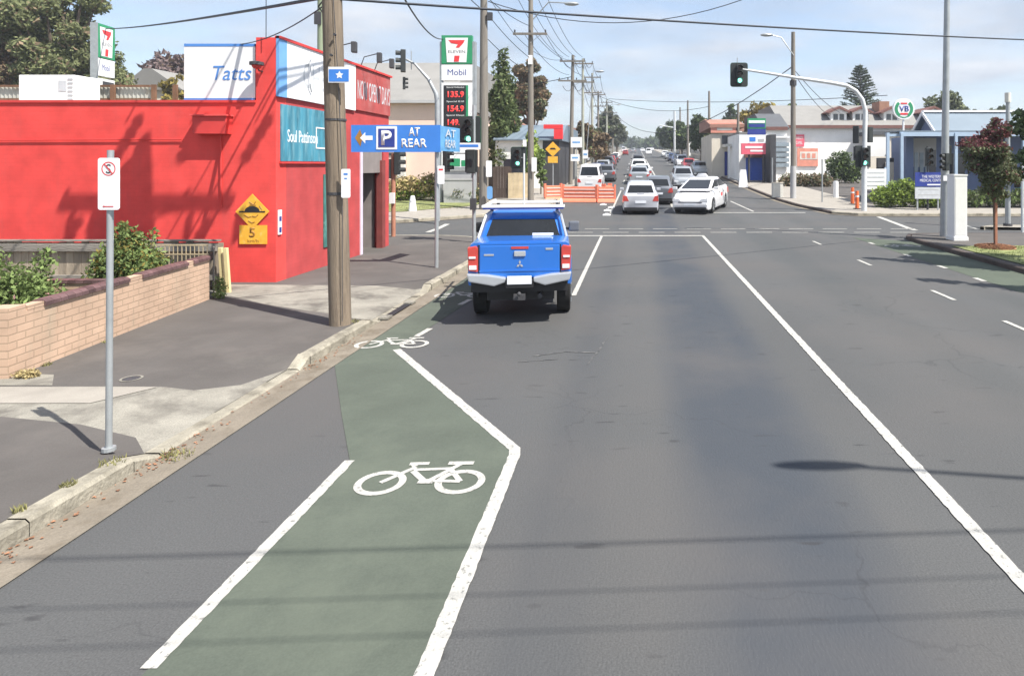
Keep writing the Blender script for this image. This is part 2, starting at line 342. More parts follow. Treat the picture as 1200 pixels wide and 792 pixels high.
seg(-20, 5.2, .125); seg(5.5, 7.75, .02); seg(8.0, 9.85, .125); seg(10.2, 12.5, .02); seg(12.75, 18.7, .125)
for p in arc(-7.08, 18.7, 3.0, 8, 90): LK.append(p); hL.append(.122)
LK += [(-12, 21.7), (-30, 21.7), (-60, 21.7)]; hL += [.122] * 3
kerb('kerb', LK, h=hL, side=1)
# far-left block
FL = [(-60, 25.6), (-14, 26.0), (-9.7, 27.0), (-7.1, 28.9), (-5.3, 31.4), (-4.6, 34), (-4.5, 60), (-4.5, 620)]
kerb('kerb', FL, side=1, gutter=.3)
cut_sheet('footpath', [(-60, 25.74), (-14, 26.14), (-9.78, 27.12), (-7.2, 29), (-5.42, 31.45), (-4.74, 34), (-4.64, 60), (-4.64, 620), (-8.3, 620), (-8.3, 33), (-11, 30), (-60, 29.3)], KH, 'pale_concrete')
# near-right block
NR = [(120, 22.3), (12, 22.3), (10.0, 22.25), (9.3, 22.0), (9.0, 21.4), (8.9, 20), (8.85, 14), (8.85, -20)]
kerb('kerb', NR, 'dark_kerb', side=1, gutter=0)
cut_sheet('footpath', [(120, 22.15), (12, 22.15), (10.1, 22.1), (9.42, 21.85), (9.16, 21.3), (9.05, 20), (9.0, 14), (9.0, -20), (120, -20)], KH, 'path_asphalt')
cut_sheet('grass_verge', [(9.15, 18.6), (20, 18.9), (20, -15), (9.15, -15)], KH + .02, 'grass')
# far-right block
FR = [(8.2, 620), (8.2, 37.2), (8.45, 34), (9.2, 30.2), (10.2, 29.45), (12, 29.3), (120, 29.3)]
kerb('kerb', FR[:4], 'dark_kerb', side=1, gutter=.3); kerb('kerb', FR[3:], side=1, gutter=.3)
cut_sheet('footpath', [(8.35, 620), (8.35, 37.2), (8.6, 34), (9.32, 30.3), (10.25, 29.6), (12, 29.45), (120, 29.45), (120, 31.9), (14, 31.6), (12.3, 34), (12.2, 620)], KH, 'pale_concrete')
cut_sheet('forecourt', [(12.2, 45), (12.3, 34), (14, 31.6), (60, 31.9), (60, 62), (12.2, 62)], KH - .03, 'path_asphalt')
kerb('kerb', [(13.2, 24.6), (14.0, 25.2), (30, 25.4)], side=-1, gutter=0)
cut_sheet('median', [(13.2, 24.55), (14.0, 25.1), (30, 25.3), (30, 24.3), (14.5, 24.3)], KH, 'pale_concrete')
cut_sheet('lawn', [(-60, 29.3), (-11, 30), (-8.3, 33), (-8.6, 37), (-60, 37)], .14, 'grass')

# ------------------------------------------------------------------ painted markings
ROUGH = random.Random(3)
ORD = ['first', 'second', 'third', 'fourth', 'fifth', 'sixth', 'seventh', 'eighth', 'ninth', 'tenth', 'eleventh', 'twelfth', 'thirteenth']
def stripe(name, pts, w, label, cat='road marking', dz=.008, group=None, jit=.004, material='white_line', step=.05):
    """painted line with slightly ragged edges along a polyline"""
    P = [Vector(p) for p in pts]; Q = [P[0]]
    for a, b in zip(P, P[1:]):
        k = max(1, min(400, int((b - a).length / step)))
        if (b - a).length > 30: k = max(1, int((b - a).length / 2))
        Q += [a.lerp(b, (i + 1) / k) for i in range(k)]
    mb = MB(); L_ = []
    for i, p in enumerate(Q):
        d = (Q[min(i + 1, len(Q) - 1)] - Q[max(i - 1, 0)]).normalized(); n = Vector((-d.y, d.x)); j1, j2 = ROUGH.uniform(-jit, jit), ROUGH.uniform(-jit, jit)
        L_.append((p + n * (w / 2 + j1), p - n * (w / 2 + j2)))
    for (a, b), (c, d) in zip(L_, L_[1:]): mb.poly([(q.x, q.y, prof(q.y) + dz) for q in (b, d, c, a)])
    return mb.build(name, material, label=label, cat=cat, group=group, kind='structure' if not label else None)
cut_sheet('bike_lane_surface', [(-2.42, 2.0), (-1.05, 2.0), (-1.05, 5.56), (-3.22, 8.66), (-3.2, 9.4), (-3.0, 12.5), (-3.0, 17), (-3.73, 17.5), (-3.75, 7.95), (-2.95, 6.4), (-2.42, 5.4)], .0045, 'bike_green')
cut_sheet('bike_lane_surface', [(7.5, 12.5), (8.85, 12.5), (8.9, 20.8), (7.4, 21.9)], .0045, 'bike_green_faded')
stripe('lane_line', [(-2.42, 3.17), (-2.42, 5.4)], .085, 'short straight white line on the left edge of the green bike lane', 'lane line')
stripe('lane_line', [(-1.03, 1.5), (-1.05, 5.5), (-1.07, 5.62), (-3.24, 8.64)], .10, 'bent white line on the right edge of the green bike lane', 'lane line', jit=.004)
stripe('lane_line', [(2.3, -20), (2.31, 3.8), (2.32, 22.3)], .105, 'long solid white centre line running from the bottom right to the stop line', 'lane line', jit=.005)
stripe('lane_line', [(-1.2, 12.2), (-1.22, 22.3)], .09, 'solid white lane line ahead of the blue pickup, up to the stop line', 'lane line')
stripe('lane_line', [(-1.24, 30.5), (-1.1, 45)], .10, 'broken-off white lane line beyond the intersection behind the white hatchback', 'lane line')
for k in range(14):
    stripe('lane_line', [(-1.1, 52 + 12 * k), (-1.1, 58 + 12 * k)], .12, None, group=None)
stripe('lane_line', [(1.9, 31), (1.9, 300)], .14, 'long white centre line of the far road climbing to the horizon', 'lane line')
stripe('stop_line', [(-4.0 + 0.5, 22.45), (2.38, 22.45)], .22, 'solid white stop line at the near side of the intersection', 'stop line')
for r_, (yy, off) in enumerate(((23.55, 0), (24.85, .55))):
    x = -5.2 + off; i = 0
    while x < 10.4:
        i += 1
        stripe('crossing_dash', [(x, yy), (x + .95, yy)], .12, '%s dash from the left in the %s row of dashes across the intersection' % (ORD[i - 1], ('nearer', 'farther')[r_]), 'crossing marking', group='pedestrian crossing dashes in the %s row' % ('nearer', 'farther')[r_]); x += 1.32
for i, (x, y) in enumerate(((5.87, 9.77), (5.86, 12.25), (5.80, 16.3), (5.75, 20.4))):
    stripe('lane_dash', [(x, y - .46), (x, y + .46)], .085, ['white lane dash cut by the right edge of the photo', 'largest white lane dash right of the long centre line', 'middle white lane dash right of the long centre line', 'smallest white lane dash right of the centre line, nearest the intersection'][i], 'lane dash', group='dashes between the oncoming lanes')
stripe('lane_line', [(5.4, 36.8), (5.7, 31.2)], .11, 'short white line ahead and right of the white taxi', 'lane line')
stripe('stop_line', [(2.3, 30.7), (8.1, 30.7)], .18, 'white stop line for oncoming traffic beneath the white taxi', 'stop line')
for k in range(10): stripe('lane_line', [(5.3, 46 + 9 * k), (5.3, 49 + 9 * k)], .12, None)
stripe('stop_line', [(10.95, 29.0), (10.6, 24.3)], .22, 'slanting white line on the right side street beside the mast arm pole', 'stop line')
stripe('lane_line', [(13.4, 26.6), (13.2, 24.8)], .14, 'short white line on the side street right of the white cabinet', 'lane line')
stripe('stop_line', [(-7.8, 26.4), (-7.7, 23.6)], .22, 'white line on the left side street behind the blue parking sign pole', 'stop line')
for i, (x, y) in enumerate(((7.45, 20.3), (7.45, 17.6), (7.45, 15.6), (7.45, 13.9))):
    stripe('lane_dash', [(x, y - .2), (x, y + .2)], .12, ['farthest short white dash beside the right kerb', 'second farthest short white dash beside the right kerb', 'second nearest short white dash beside the right kerb', 'nearest short white dash beside the right kerb'][i], 'lane dash', group='dashes beside the right kerb')
stripe('lane_dash', [(-3.2, 9.3), (-3.14, 9.75)], .09, 'short white dash above the second painted bicycle', 'lane dash')
stripe('lane_dash', [(-3.15, 11.4), (-3.08, 11.85)], .10, 'short white dash in the shadow of the blue pickup', 'lane dash')
for nm, pts, w, lb in (('worn_marking', [(-1.35, 8.35), (-.95, 8.55), (-.55, 8.5)], .035, 'faint worn white scuff on the road behind the blue pickup, longest'), ('worn_marking', [(-1.5, 8.1), (-1.0, 8.22)], .022, 'faint worn white scuff on the road behind the blue pickup, nearest'), ('worn_marking', [(-.62, 8.0), (-.5, 8.7), (-.42, 9.3)], .018, 'faint pale line worn into the road right of the blue pickup')):
    stripe(nm, pts, w, lb, 'road scuff', dz=.006, material='worn_line', jit=.012)
def bicycle(loc, sc, label, rz=0):
    mb = MB(); z = prof(loc[1]) + .0085; ca, sa = math.cos(rz), math.sin(rz)
    def T(p): return (loc[0] + sc * (p[0] * ca - p[1] * sa), loc[1] + sc * (p[0] * sa + p[1] * ca), z + T.k)
    T.k = 0
    for c in ((-.31, 0), (.31, .02)):
        for i in range(28):
            a, b = 2 * math.pi * i / 28, 2 * math.pi * (i + 1) / 28
            mb.poly([T((c[0] + r * math.cos(t), c[1] + r * math.sin(t))) for r, t in ((.138, a), (.195, a), (.195, b), (.138, b))])
    segs = [((-.31, 0), (-.12, .26), .032), ((-.13, .27), (-.16, .31), .032), ((-.19, .315), (-.03, .325), .035), ((-.12, .21), (.18, .235), .03), ((-.12, .19), (.02, .03), .036), ((.235, .31), (.06, .03), .032),
            ((.04, .03), (.31, .02), .03), ((.17, .235), (.31, .02), .032), ((.13, .325), (.34, .33), .04), ((-.02, .02), (.10, .02), .05)]
    for a, b, w in segs:
        T.k += .0002
        a, b = Vector(a), Vector(b); d = (b - a).normalized(); n = Vector((-d.y, d.x)) * w * .7
        mb.poly([T(a + n), T(a - n), T(b - n), T(b + n)])
    mb.build('bicycle_symbol', 'white_line', label=label, cat='bicycle symbol', group='bicycle symbols painted on the bike lanes', fixn=False)
bicycle((-1.70, 5.02), 1.0, 'largest painted white bicycle, in the middle of the green lane')
bicycle((-3.40, 8.88), 1.0, 'second painted white bicycle, where the green lane narrows by the kerb')
bicycle((-3.35, 12.2), 1.0, 'small painted white bicycle between the kerb and the blue pickup')
bicycle((8.15, 19.6), 1.1, 'small painted white bicycle beside the far end of the right kerb')
# ------------------------------------------------------------------ more materials
mat('red_wall', (.74, .085, .078), .75, .05, 1.2, .25, stretch=(1, 1, 5), bscale=9)
mat('red_trim', (.60, .05, .045), .6, .08, 3)
mat('red_dirty', (.40, .075, .07), .75, .16, 2.5, dirt=(.42, .16, .15), dirtpos=(.5, .72))
mat('white_panel', (.80, .80, .80), .5, .03, 2)
mat('white_paint', (.78, .78, .76), .5, .04, 4)
mat('off_white', (.66, .64, .58), .7, .08, 3)
mat('tatts_blue', (.09, .25, .62), .5, .05, 3)
mat('pale_blue_edge', (.16, .36, .66), .5, .05, 3)
mat('teal_film', (.055, .235, .32), .35, .35, 1.6, dirt=(.20, .40, .46), dirtpos=(.48, .75), stretch=(1, 3, .6), dirtscale=2.5)
mat('window_glass_green', (.06, .20, .18), .15, .3, 3, dirt=(.16, .34, .30))
mat('sign_blue', (.05, .21, .62), .45, .05, 3)
mat('sign_blue_faded', (.10, .28, .50), .5, .2, 3)
mat('sign_dark_blue', (.03, .05, .25), .45, .1, 3)
mat('sign_white', (.82, .82, .82), .45, .02, 3)
mat('faint_letter', (.52, .54, .56), .5, .1, 6)
mat('black', (.02, .02, .022), .5, .1, 5)
mat('dark_grey', (.055, .055, .06), .6, .1, 4)
mat('sign_yellow', (.80, .42, .045), .5, .10, 9, dirt=(.70, .52, .20), dirtpos=(.55, .75), dirtscale=10)
mat('yellow_brown', (.33, .16, .03), .6, .2, 8)
mat('galv', (.36, .38, .39), .45, .10, 6, metal=.35)
mat('pole_white', (.60, .62, .63), .45, .06, 3, metal=.1)
mat('pole_wood', (.215, .17, .125), .9, .22, 3, .7, stretch=(6, 6, .35), dirt=(.12, .095, .075), dirtpos=(.5, .72), dirtscale=2.5)
mat('pole_wood_grey', (.20, .18, .155), .9, .2, 3, .5, stretch=(5, 5, .3))
mat('pole_concrete', (.34, .345, .29), .85, .12, 3, .2)
mat('pole_green', (.25, .30, .20), .8, .12, 3, stretch=(5, 5, .4))
mat('paling', (.30, .25, .19), .9, .25, 3, .5, island=.28, stretch=(3, 3, .5))
mat('fence_rail', (.22, .20, .175), .9, .25, 2.5, .6, stretch=(.5, 3, 3))
mat('fence_dark', (.085, .06, .05), .85, .15, 3, island=.15)
mat('fence_tan', (.42, .34, .22), .85, .15, 3, island=.12)
mat('cream_paint', (.66, .56, .30), .6, .08, 4)
mat('brick_cap', (.12, .072, .072), .45, .25, 6, .3, island=.3)
mat('corrugated', (.40, .40, .36), .6, .15, 2, dirt=(.28, .24, .17), dirtpos=(.5, .7))
mat('rust_brown', (.16, .085, .05), .8, .2, 4)
mat('roof_grey', (.235, .228, .215), .8, .07, 1.0, .2)
mat('roof_dark', (.10, .105, .115), .8, .1, 1)
mat('roof_red', (.34, .18, .135), .85, .15, 1.5, .3)
mat('roof_blue', (.16, .205, .25), .6, .06, 1)
mat('peach', (.80, .60, .49), .8, .05, 1)
mat('wall_white', (.88, .87, .84), .8, .06, .8)
mat('wall_cream', (.66, .60, .50), .8, .08, 1)
mat('wall_brick_far', (.34, .19, .13), .85, .15, 2)
mat('wall_blue', (.125, .165, .28), .6, .1, 1)
mat('trim_blue', (.36, .46, .58), .5, .05, 3)
mat('wall_grey', (.42, .42, .42), .8, .1, 1)
mat('window_dark', (.03, .035, .045), .08, .2, 2, spec=.8)
mat('window_grey', (.28, .33, .37), .25, .2, 2)
mat('sign_green', (.03, .27, .12), .45, .06, 3)
mat('sign_red', (.72, .045, .05), .45, .06, 3)
mat('sign_pinkred', (.68, .12, .17), .45, .1, 3)
mat('orange_red', (.66, .27, .20), .5, .1, 3)
mat('brown_trim', (.18, .085, .07), .7, .1, 3)
mat('led_red', (.75, .03, .03), .4, .05, 3, emit=(1, .06, .05), estr=.55)
mat('lens_green_on', (.1, .8, .6), .3, .01, 3, emit=(.25, 1, .72), estr=1.7)
mat('lens_off', (.06, .03, .02), .2, .1, 3)
mat('signal_black', (.03, .035, .035), .55, .1, 3)
mat('signal_border', (.03, .12, .06), .5, .1, 3)
mat('barrier_orange', (.80, .22, .13), .5, .08, 3)
mat('barrier_white', (.8, .55, .48), .5, .05, 3)
mat('bollard_orange', (.80, .16, .05), .5, .08, 3)
mat('door_red_brown', (.20, .045, .04), .7, .15, 4)
mat('shutter', (.24, .21, .20), .6, .12, 3)
mat('lilac_trim', (.62, .56, .66), .6, .05, 4)
mat('stake_red', (.38, .17, .11), .8, .15, 6)
mat('mulch', (.30, .15, .085), .95, .35, 8, 1.0, island=.4)
mat('blue_shutter', (.05, .13, .55), .5, .08, 3)
mat('bark', (.13, .10, .075), .95, .25, 4, .6)
def brick_mat(name, c1, c2, mortar, sc=1.0, bump=.6):
    m = mat(name, c1, .9, .1, 3); t = m.node_tree; L = t.links; b = t.nodes['Principled BSDF']
    tcn = t.nodes.new('ShaderNodeTexCoord'); sx = t.nodes.new('ShaderNodeSeparateXYZ'); L.new(tcn.outputs['Object'], sx.inputs[0])
    ad = t.nodes.new('ShaderNodeMath'); ad.operation = 'ADD'; L.new(sx.outputs[0], ad.inputs[0]); L.new(sx.outputs[1], ad.inputs[1])
    cbx = t.nodes.new('ShaderNodeCombineXYZ'); L.new(ad.outputs[0], cbx.inputs[0]); L.new(sx.outputs[2], cbx.inputs[1])
    br = t.nodes.new('ShaderNodeTexBrick'); L.new(cbx.outputs[0], br.inputs[0]); br.inputs['Scale'].default_value = sc
    br.inputs['Brick Width'].default_value = .24; br.inputs['Row Height'].default_value = .086; br.inputs['Mortar Size'].default_value = .009; br.inputs['Mortar Smooth'].default_value = .3
    br.inputs['Color1'].default_value = (*c1, 1); br.inputs['Color2'].default_value = (*c2, 1); br.inputs['Mortar'].default_value = (*mortar, 1)
    nz = t.nodes.new('ShaderNodeTexNoise'); nz.inputs['Scale'].default_value = 2.2; nz.inputs['Detail'].default_value = 6; L.new(tcn.outputs['Object'], nz.inputs[0])
    rp = t.nodes.new('ShaderNodeMapRange'); rp.inputs['From Min'].default_value = .3; rp.inputs['From Max'].default_value = .7; rp.inputs['To Min'].default_value = .84; rp.inputs['To Max'].default_value = 1.12; L.new(nz.outputs[0], rp.inputs[0])
    vm = t.nodes.new('ShaderNodeVectorMath'); vm.operation = 'SCALE'; L.new(br.outputs[0], vm.inputs[0]); L.new(rp.outputs[0], vm.inputs['Scale']); out = vm.outputs[0]
    # grime rising from the base and faint vertical runs
    mg = t.nodes.new('ShaderNodeMapping'); mg.inputs['Scale'].default_value = (1.2, 1.2, .22); L.new(tcn.outputs['Object'], mg.inputs[0]); ng = t.nodes.new('ShaderNodeTexNoise'); ng.inputs['Scale'].default_value = 2.2; ng.inputs['Detail'].default_value = 6; ng.inputs['Roughness'].default_value = .65; L.new(mg.outputs[0], ng.inputs[0])
    rg = t.nodes.new('ShaderNodeMapRange'); rg.inputs['From Min'].default_value = .52; rg.inputs['From Max'].default_value = .72; rg.inputs['To Max'].default_value = .28; L.new(ng.outputs[0], rg.inputs[0])
    mz = t.nodes.new('ShaderNodeMixRGB'); L.new(rg.outputs[0], mz.inputs[0]); L.new(out, mz.inputs[1]); mz.inputs[2].default_value = (c1[0] * .62 + .02, c1[1] * .8 + .03, c1[2] * .8 + .03, 1); L.new(mz.outputs[0], b.inputs['Base Color'])
    bp = t.nodes.new('ShaderNodeBump'); bp.inputs['Strength'].default_value = bump; bp.inputs['Distance'].default_value = .008; bp.invert = True; L.new(br.outputs['Fac'], bp.inputs['Height']); L.new(bp.outputs[0], b.inputs['Normal'])
brick_mat('brick', (.53, .37, .265), (.50, .345, .245), (.40, .285, .20))
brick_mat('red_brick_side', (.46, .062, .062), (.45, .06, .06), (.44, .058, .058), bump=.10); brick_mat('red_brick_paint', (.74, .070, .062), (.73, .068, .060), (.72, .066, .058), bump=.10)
def leaf(name, col, var=.35): mat(name, col, .75, .25, 1.2, 0, island=var, trans=.25, spec=.2)
leaf('leaf_pine', (.185, .205, .095)); leaf('leaf_dark', (.085, .115, .055)); leaf('leaf_brown', (.18, .13, .09)); leaf('leaf_yellow', (.26, .21, .06))
leaf('leaf_bright', (.25, .33, .07)); leaf('leaf_bush', (.17, .23, .08), .45); leaf('leaf_red', (.19, .075, .08)); leaf('leaf_purple', (.17, .125, .12)); leaf('leaf_olive', (.15, .17, .095)); leaf('leaf_cypress', (.125, .165, .065))
leaf('leaf_autumn', (.23, .17, .11)); leaf('leaf_hedge_dry', (.42, .34, .17)); leaf('petal_pink', (.75, .42, .42), .1); leaf('leaf_grey', (.14, .15, .11))

# ------------------------------------------------------------------ vegetation
def foliage(clumps, n, size, rs, mi_fn=None, droop=0.0, shell=.55, flat=0.0):
    """leaf sprays scattered through ellipsoid clumps: (x,y,z,rx,ry,rz)"""
    mb = MB(); wts = [c[3] * c[4] * c[5] for c in clumps]; tot = sum(wts)
    for c, w in zip(clumps, wts):
        for _ in range(max(8, int(n * w / tot))):
            d = Vector((rs.gauss(0, 1), rs.gauss(0, 1), rs.gauss(0, 1))).normalized() * (shell + (1 - shell) * rs.random()) * rs.uniform(.85, 1.1)
            p = Vector((c[0] + d.x * c[3], c[1] + d.y * c[4], c[2] + d.z * c[5]))
            s = size * rs.uniform(.55, 1.35)
            a = Vector((rs.gauss(0, 1), rs.gauss(0, 1), rs.gauss(0, 1) * (1 - flat))).normalized(); b = a.cross(Vector((rs.gauss(0, 1), rs.gauss(0, 1), rs.gauss(0, 1)))).normalized()
            q = a * s; r = b * s * .5
            mi = mi_fn(p, rs) if mi_fn else 0
            mb.poly([p - q, p - q * .1 + r, p + q, p + q * .1 - r], mi)
    return mb
def blob_clumps(h0, h1, rx, ry, k, rs, cr=.35, taper=0.0):
    out = []
    for i in range(k):
        t = (i + .5) / k; z = h0 + (h1 - h0) * t; f = math.sin(math.pi * (.12 + .80 * t)) ** .7 * (1 - taper * t)
        a = rs.uniform(0, 2 * math.pi); rr = rs.uniform(.1, .75)
        r = cr * max(rx, ry) * rs.uniform(.7, 1.25) * max(.35, f)
        out.append((math.cos(a) * rr * rx * f, math.sin(a) * rr * ry * f, z, r, r, r * .75))
    return out
def tree(name, label, x, y, h, rx, leafm, n=2600, size=.16, trunk_h=None, trunk_r=.14, k=22, cr=.35, seed=1, base=.25, taper=0.0, mix=None, group=None, cat='tree', shell=.55, barkm='bark', mixz=.95):
    rs = random.Random(seed); z0 = prof(y) + (.1 if abs(x) > 4 else 0)
    t = thing(name, label, cat, (x, y, z0 - .03), group=group)
    h0 = trunk_h if trunk_h is not None else h * base
    cl = blob_clumps(h0 + .12 * (h - h0), h - cr * rx * .6, rx, rx, k, rs, cr, taper)
    ms = [leafm] + ([mix] if mix else [])
    mf = (lambda p, r: 1 if p.z > h * mixz and r.random() < .75 else (1 if r.random() < .10 else 0)) if mix else None
    foliage(cl, n, size, rs, mf, shell=shell).build('crown', ms, t, fixn=False)
    mb = MB(); mb.tube([(0, 0, 0), (rs.uniform(-.05, .05), 0, h0 * .7), (rs.uniform(-.1, .1) * rx, 0, h0 + (h - h0) * .45), (0, 0, h * .85)], [trunk_r, trunk_r * .8, trunk_r * .5, trunk_r * .15], 8)
    for c in cl[::2]:
        zb = h0 * .8 + (c[2] - h0) * .35; mb.tube([(0, 0, max(zb, h0 * .6)), (c[0] * .5, c[1] * .5, (zb + c[2]) / 2), (c[0], c[1], c[2])], [trunk_r * .45, trunk_r * .3, trunk_r * .08], 5)
    mb.build('trunk', barkm, t, smooth=True); return t

# ------------------------------------------------------------------ red shop and what hangs on it
FZ = KH
shop = thing('shop_building', 'red painted corner shop with a white and blue sign band above its street front', 'building', (-7.3, 12.95, FZ))
# local: x to the left is negative, y along the street positive
W = MB()
W.bx(-16, -.40, 0, .25, 0, 3.63)                        # side wall facing the camera
W.bx(-.40, 0, 0, .38, 0, 4.95)                          # corner pier
W.build('wall', 'red_brick_paint', shop); W = MB()
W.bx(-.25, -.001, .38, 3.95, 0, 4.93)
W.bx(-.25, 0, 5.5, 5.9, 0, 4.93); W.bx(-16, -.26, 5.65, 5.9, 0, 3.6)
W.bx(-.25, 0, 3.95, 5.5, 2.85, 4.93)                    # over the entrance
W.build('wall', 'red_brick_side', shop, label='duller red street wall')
MB().bx(-16, -.44, .26, 5.64, 3.35, 3.45).build('roof', 'corrugated', shop)
MB().bx(-16.02, -.40, -.03, .27, 3.63, 3.68).build('coping', 'red_trim', shop)
MB().bx(-1.5, -.25, 4.0, 4.05, 0, 2.85).bx(-1.6, -1.5, 4.05, 5.45, 0, 2.85).bx(-1.5, -.25, 5.42, 5.5, 0, 2.85).build('entrance_recess', 'shutter', shop)
d = MB().bx(-1.48, -1.42, 4.2, 5.3, .02, 2.2).build('door', 'door_red_brown', shop)
MB().bx(-1.41, -1.38, 4.35, 5.15, 1.0, 1.05).build('handle', 'galv', d)
MB().bx(-.12, .03, 3.93, 4.05, 0, 2.85).build('door_post', 'lilac_trim', shop)
MB().bx(-.30, -.02, 4.06, 5.44, 2.15, 2.82).build('roller_shutter', 'shutter', shop)
MB().bx(-.12, .05, 5.3, 5.52, 0, 2.5).build('door_post', 'door_red_brown', shop)
s = MB().bx(.003, .06, .06, 3.55, 3.77, 4.98).build('sign_band', 'white_panel', shop, label='white sign band with a blue left end')
MB().bx(.004, .065, .0, .30, 3.76, 4.985).build('sign_edge', 'pale_blue_edge', s)
MB().tube([(.09, 1.25, 3.98), (.12, 1.12, 4.15), (.12, 1.12, 4.6), (.09, 1.25, 4.78)], .016, 6).build('cable', 'faint_letter', s)
text_mesh('lettering', 'CHEMIST', .55, 'faint_letter', s, (.062, 2.05, 4.33), '+X', width=2.2)
s = MB().bx(.003, .05, 3.60, 5.88, 3.80, 4.92).build('sign_band', 'red_dirty', shop, label='weathered red sign band with white capitals')
text_mesh('lettering', 'NOW OPEN 7 DAYS', .50, 'faint_letter', s, (.055, 4.76, 4.34), '+X', width=2.15)
MB().bx(-.02, .09, 0, 5.95, 4.93, 4.985).build('coping', 'red_trim', shop)
w = MB().bx(.004, .03, .15, 2.35, 2.45, 3.62).build('shop_window', 'teal_film', shop, label='teal window poster panel on the street front')
text_mesh('lettering', 'Soul Pattinson', .26, 'sign_white', w, (.036, 1.0, 2.98), '+X', width=1.25)
fr = MB(); fr.bx(.034, .04, 1.55, 2.25, 2.74, 2.77).bx(.034, .04, 1.55, 2.25, 3.2, 3.23).bx(.034, .04, 1.55, 1.58, 2.77, 3.2).bx(.034, .04, 2.22, 2.25, 2.77, 3.2).build('frame', 'sign_white', w)
MB().bx(.004, .05, .12, 2.4, 2.40, 2.44).build('window_sill', 'red_trim', shop)
w = MB().bx(.004, .03, 1.95, 2.50, .45, 2.15).build('shop_window', 'window_glass_green', shop, label='tall narrow green glass window beside the wooden pole')
MB().bx(.032, .04, 2.05, 2.4, 1.75, 2.05).build('pane_sticker', 'faint_letter', w)
# meter box, conduits
bx_ = thing('electrical_box', 'red painted metal box with a sloping hood high on the red wall', 'electrical box', (gx(252, 12.93), 12.95, gz(160, 12.93)))
MB().prism([(-.34, .40), (.34, .40), (.33, .04), (-.33, .04)], 'xz', -.20, -.003).build('box', 'red_trim', bx_, bevel=.01)
MB().bx(-.37, .37, -.24, -.003, .40, .43).build('hood', 'red_wall', bx_)
MB().tube([(.12, -.025, .04), (.12, -.025, -1.42)], .018, 6).build('conduit', 'red_trim', bx_)
c = MB().tube([(gx(-40, 12.9), 12.92, gz(164.5, 12.92)), (gx(212, 12.9), 12.92, gz(163.5, 12.92))], .012, 6).build('conduit_pipe', 'red_trim', label='thin horizontal red conduit high on the red wall', cat='pipe')
# lamp with dome at the corner
l = thing('wall_lamp', 'small dark hooded lamp on a bracket at the top corner of the red shop', 'wall lamp', (gx(306, 12.9), 12.95, gz(78, 12.9)))
MB().tube([(0, -.003, -.1), (0, -.12, -.1), (0, -.20, .0)], .016, 6).build('bracket', 'dark_grey', l)
MB().tube([(0, -.2, .0), (0, -.2, .06), (0, -.2, .08)], [.13, .13, .05], 14).build('lamp_shade', 'dark_grey', l, smooth=True)
MB().ball((0, -.2, -.01), .09, sc=(1, 1, .8)).build('globe', 'red_trim', l, smooth=True)
# floodlights on the street parapet
for i, (dy, zz_, nm) in enumerate(((2.35, 5.12, 'nearest of the three parapet floodlights, above the white sign band'), (3.85, 5.12, 'middle of the three parapet floodlights, above the red sign band'), (4.7, 5.10, 'farthest of the three parapet floodlights, above the red sign band'))):
    t = thing('floodlight', nm, 'floodlight', (-7.25, 12.95 + dy, zz_ - .02), group='floodlights on the shop parapet')
    MB().tube([(0, 0, -.05), (.1, 0, .22), (.42, 0, .30)], .014, 6).build('bracket', 'dark_grey', t)
    MB().box((.5, 0, .2), (.12, .17, .26), rz=.2).build('lamp_head', 'dark_grey', t, bevel=.02)
# Tatts board above the wall
y0 = 13.05
t = thing('billboard', 'white rooftop sign board with blue edges reading Tatts in blue italics', 'sign', (gx(258.5, y0), y0, FZ + 3.68))
w_ = 83 / 750 * y0
MB().bx(-w_ / 2, w_ / 2, -.03, .03, .0, 1.14).build('board', 'white_panel', t)
MB().bx(-w_ / 2, w_ / 2, -.035, .0, 1.10, 1.155).bx(-w_ / 2, w_ / 2, -.035, .0, -.01, .05).build('trim', 'tatts_blue', t)
text_mesh('lettering', 'Tatts', .29, 'tatts_blue', t, (gx(273.5, y0) - gx(258.5, y0), -.037, .56), width=.78, shear=.25)
MB().bx(-.5, -.46, .04, .08, -.2, 1).bx(.46, .5, .04, .08, -.2, 1).build('bracket', 'galv', t)
# stuff behind the wall
t = thing('rooftop_screen', 'corrugated grey screen with brown posts behind the red wall', 'screen', (-17.0, 15.5, 3.2))
mb = MB(); x = gx(0, 15.5) - 3 + 17
pts = []; xx = -3.0
while xx < 5.2: pts.append((xx, .02 if int(round(xx / .05)) % 2 else 0)); xx += .05
for a, b in zip(pts, pts[1:]): mb.poly([(a[0], a[1], 0), (b[0], b[1], 0), (b[0], b[1], 1.18), (a[0], a[1], 1.18)])
mb.build('sheeting', 'corrugated', t, fixn=False)
MB().bx(-3, 5.25, -.06, -.02, 1.17, 1.22).bx(-3, 5.25, -.05, -.02, .86, .90).build('rail', 'rust_brown', t)
for px in (-20, 134, 182, 207): MB().bx(gx(px, 15.45) + 17 - .05, gx(px, 15.45) + 17 + .05, -.12, -.065, -.3, 1.22).build('post', 'rust_brown', t)
yb = 14.5
t = thing('air_conditioner', 'white rooftop air conditioning cabinet behind the red wall', 'air conditioner', (gx(54.5, yb), yb, 3.58))
MB().bx(-.63, .63, 0, .7, -.0, .95).build('cabinet', 'white_paint', t, bevel=.015)
mb = MB()
for k in range(9): mb.bx(.49, .60, -.012, -.002, .12 + k * .09, .16 + k * .09)
mb.build('vent_slats', 'faint_letter', t)
MB().bx(.28, .42, -.02, -.002, .0, .14).build('pipe_cover', 'brown_trim', t)
MB().bx(.28, .45, -.010, -.002, .58, .82).build('label_plate', 'faint_letter', t)
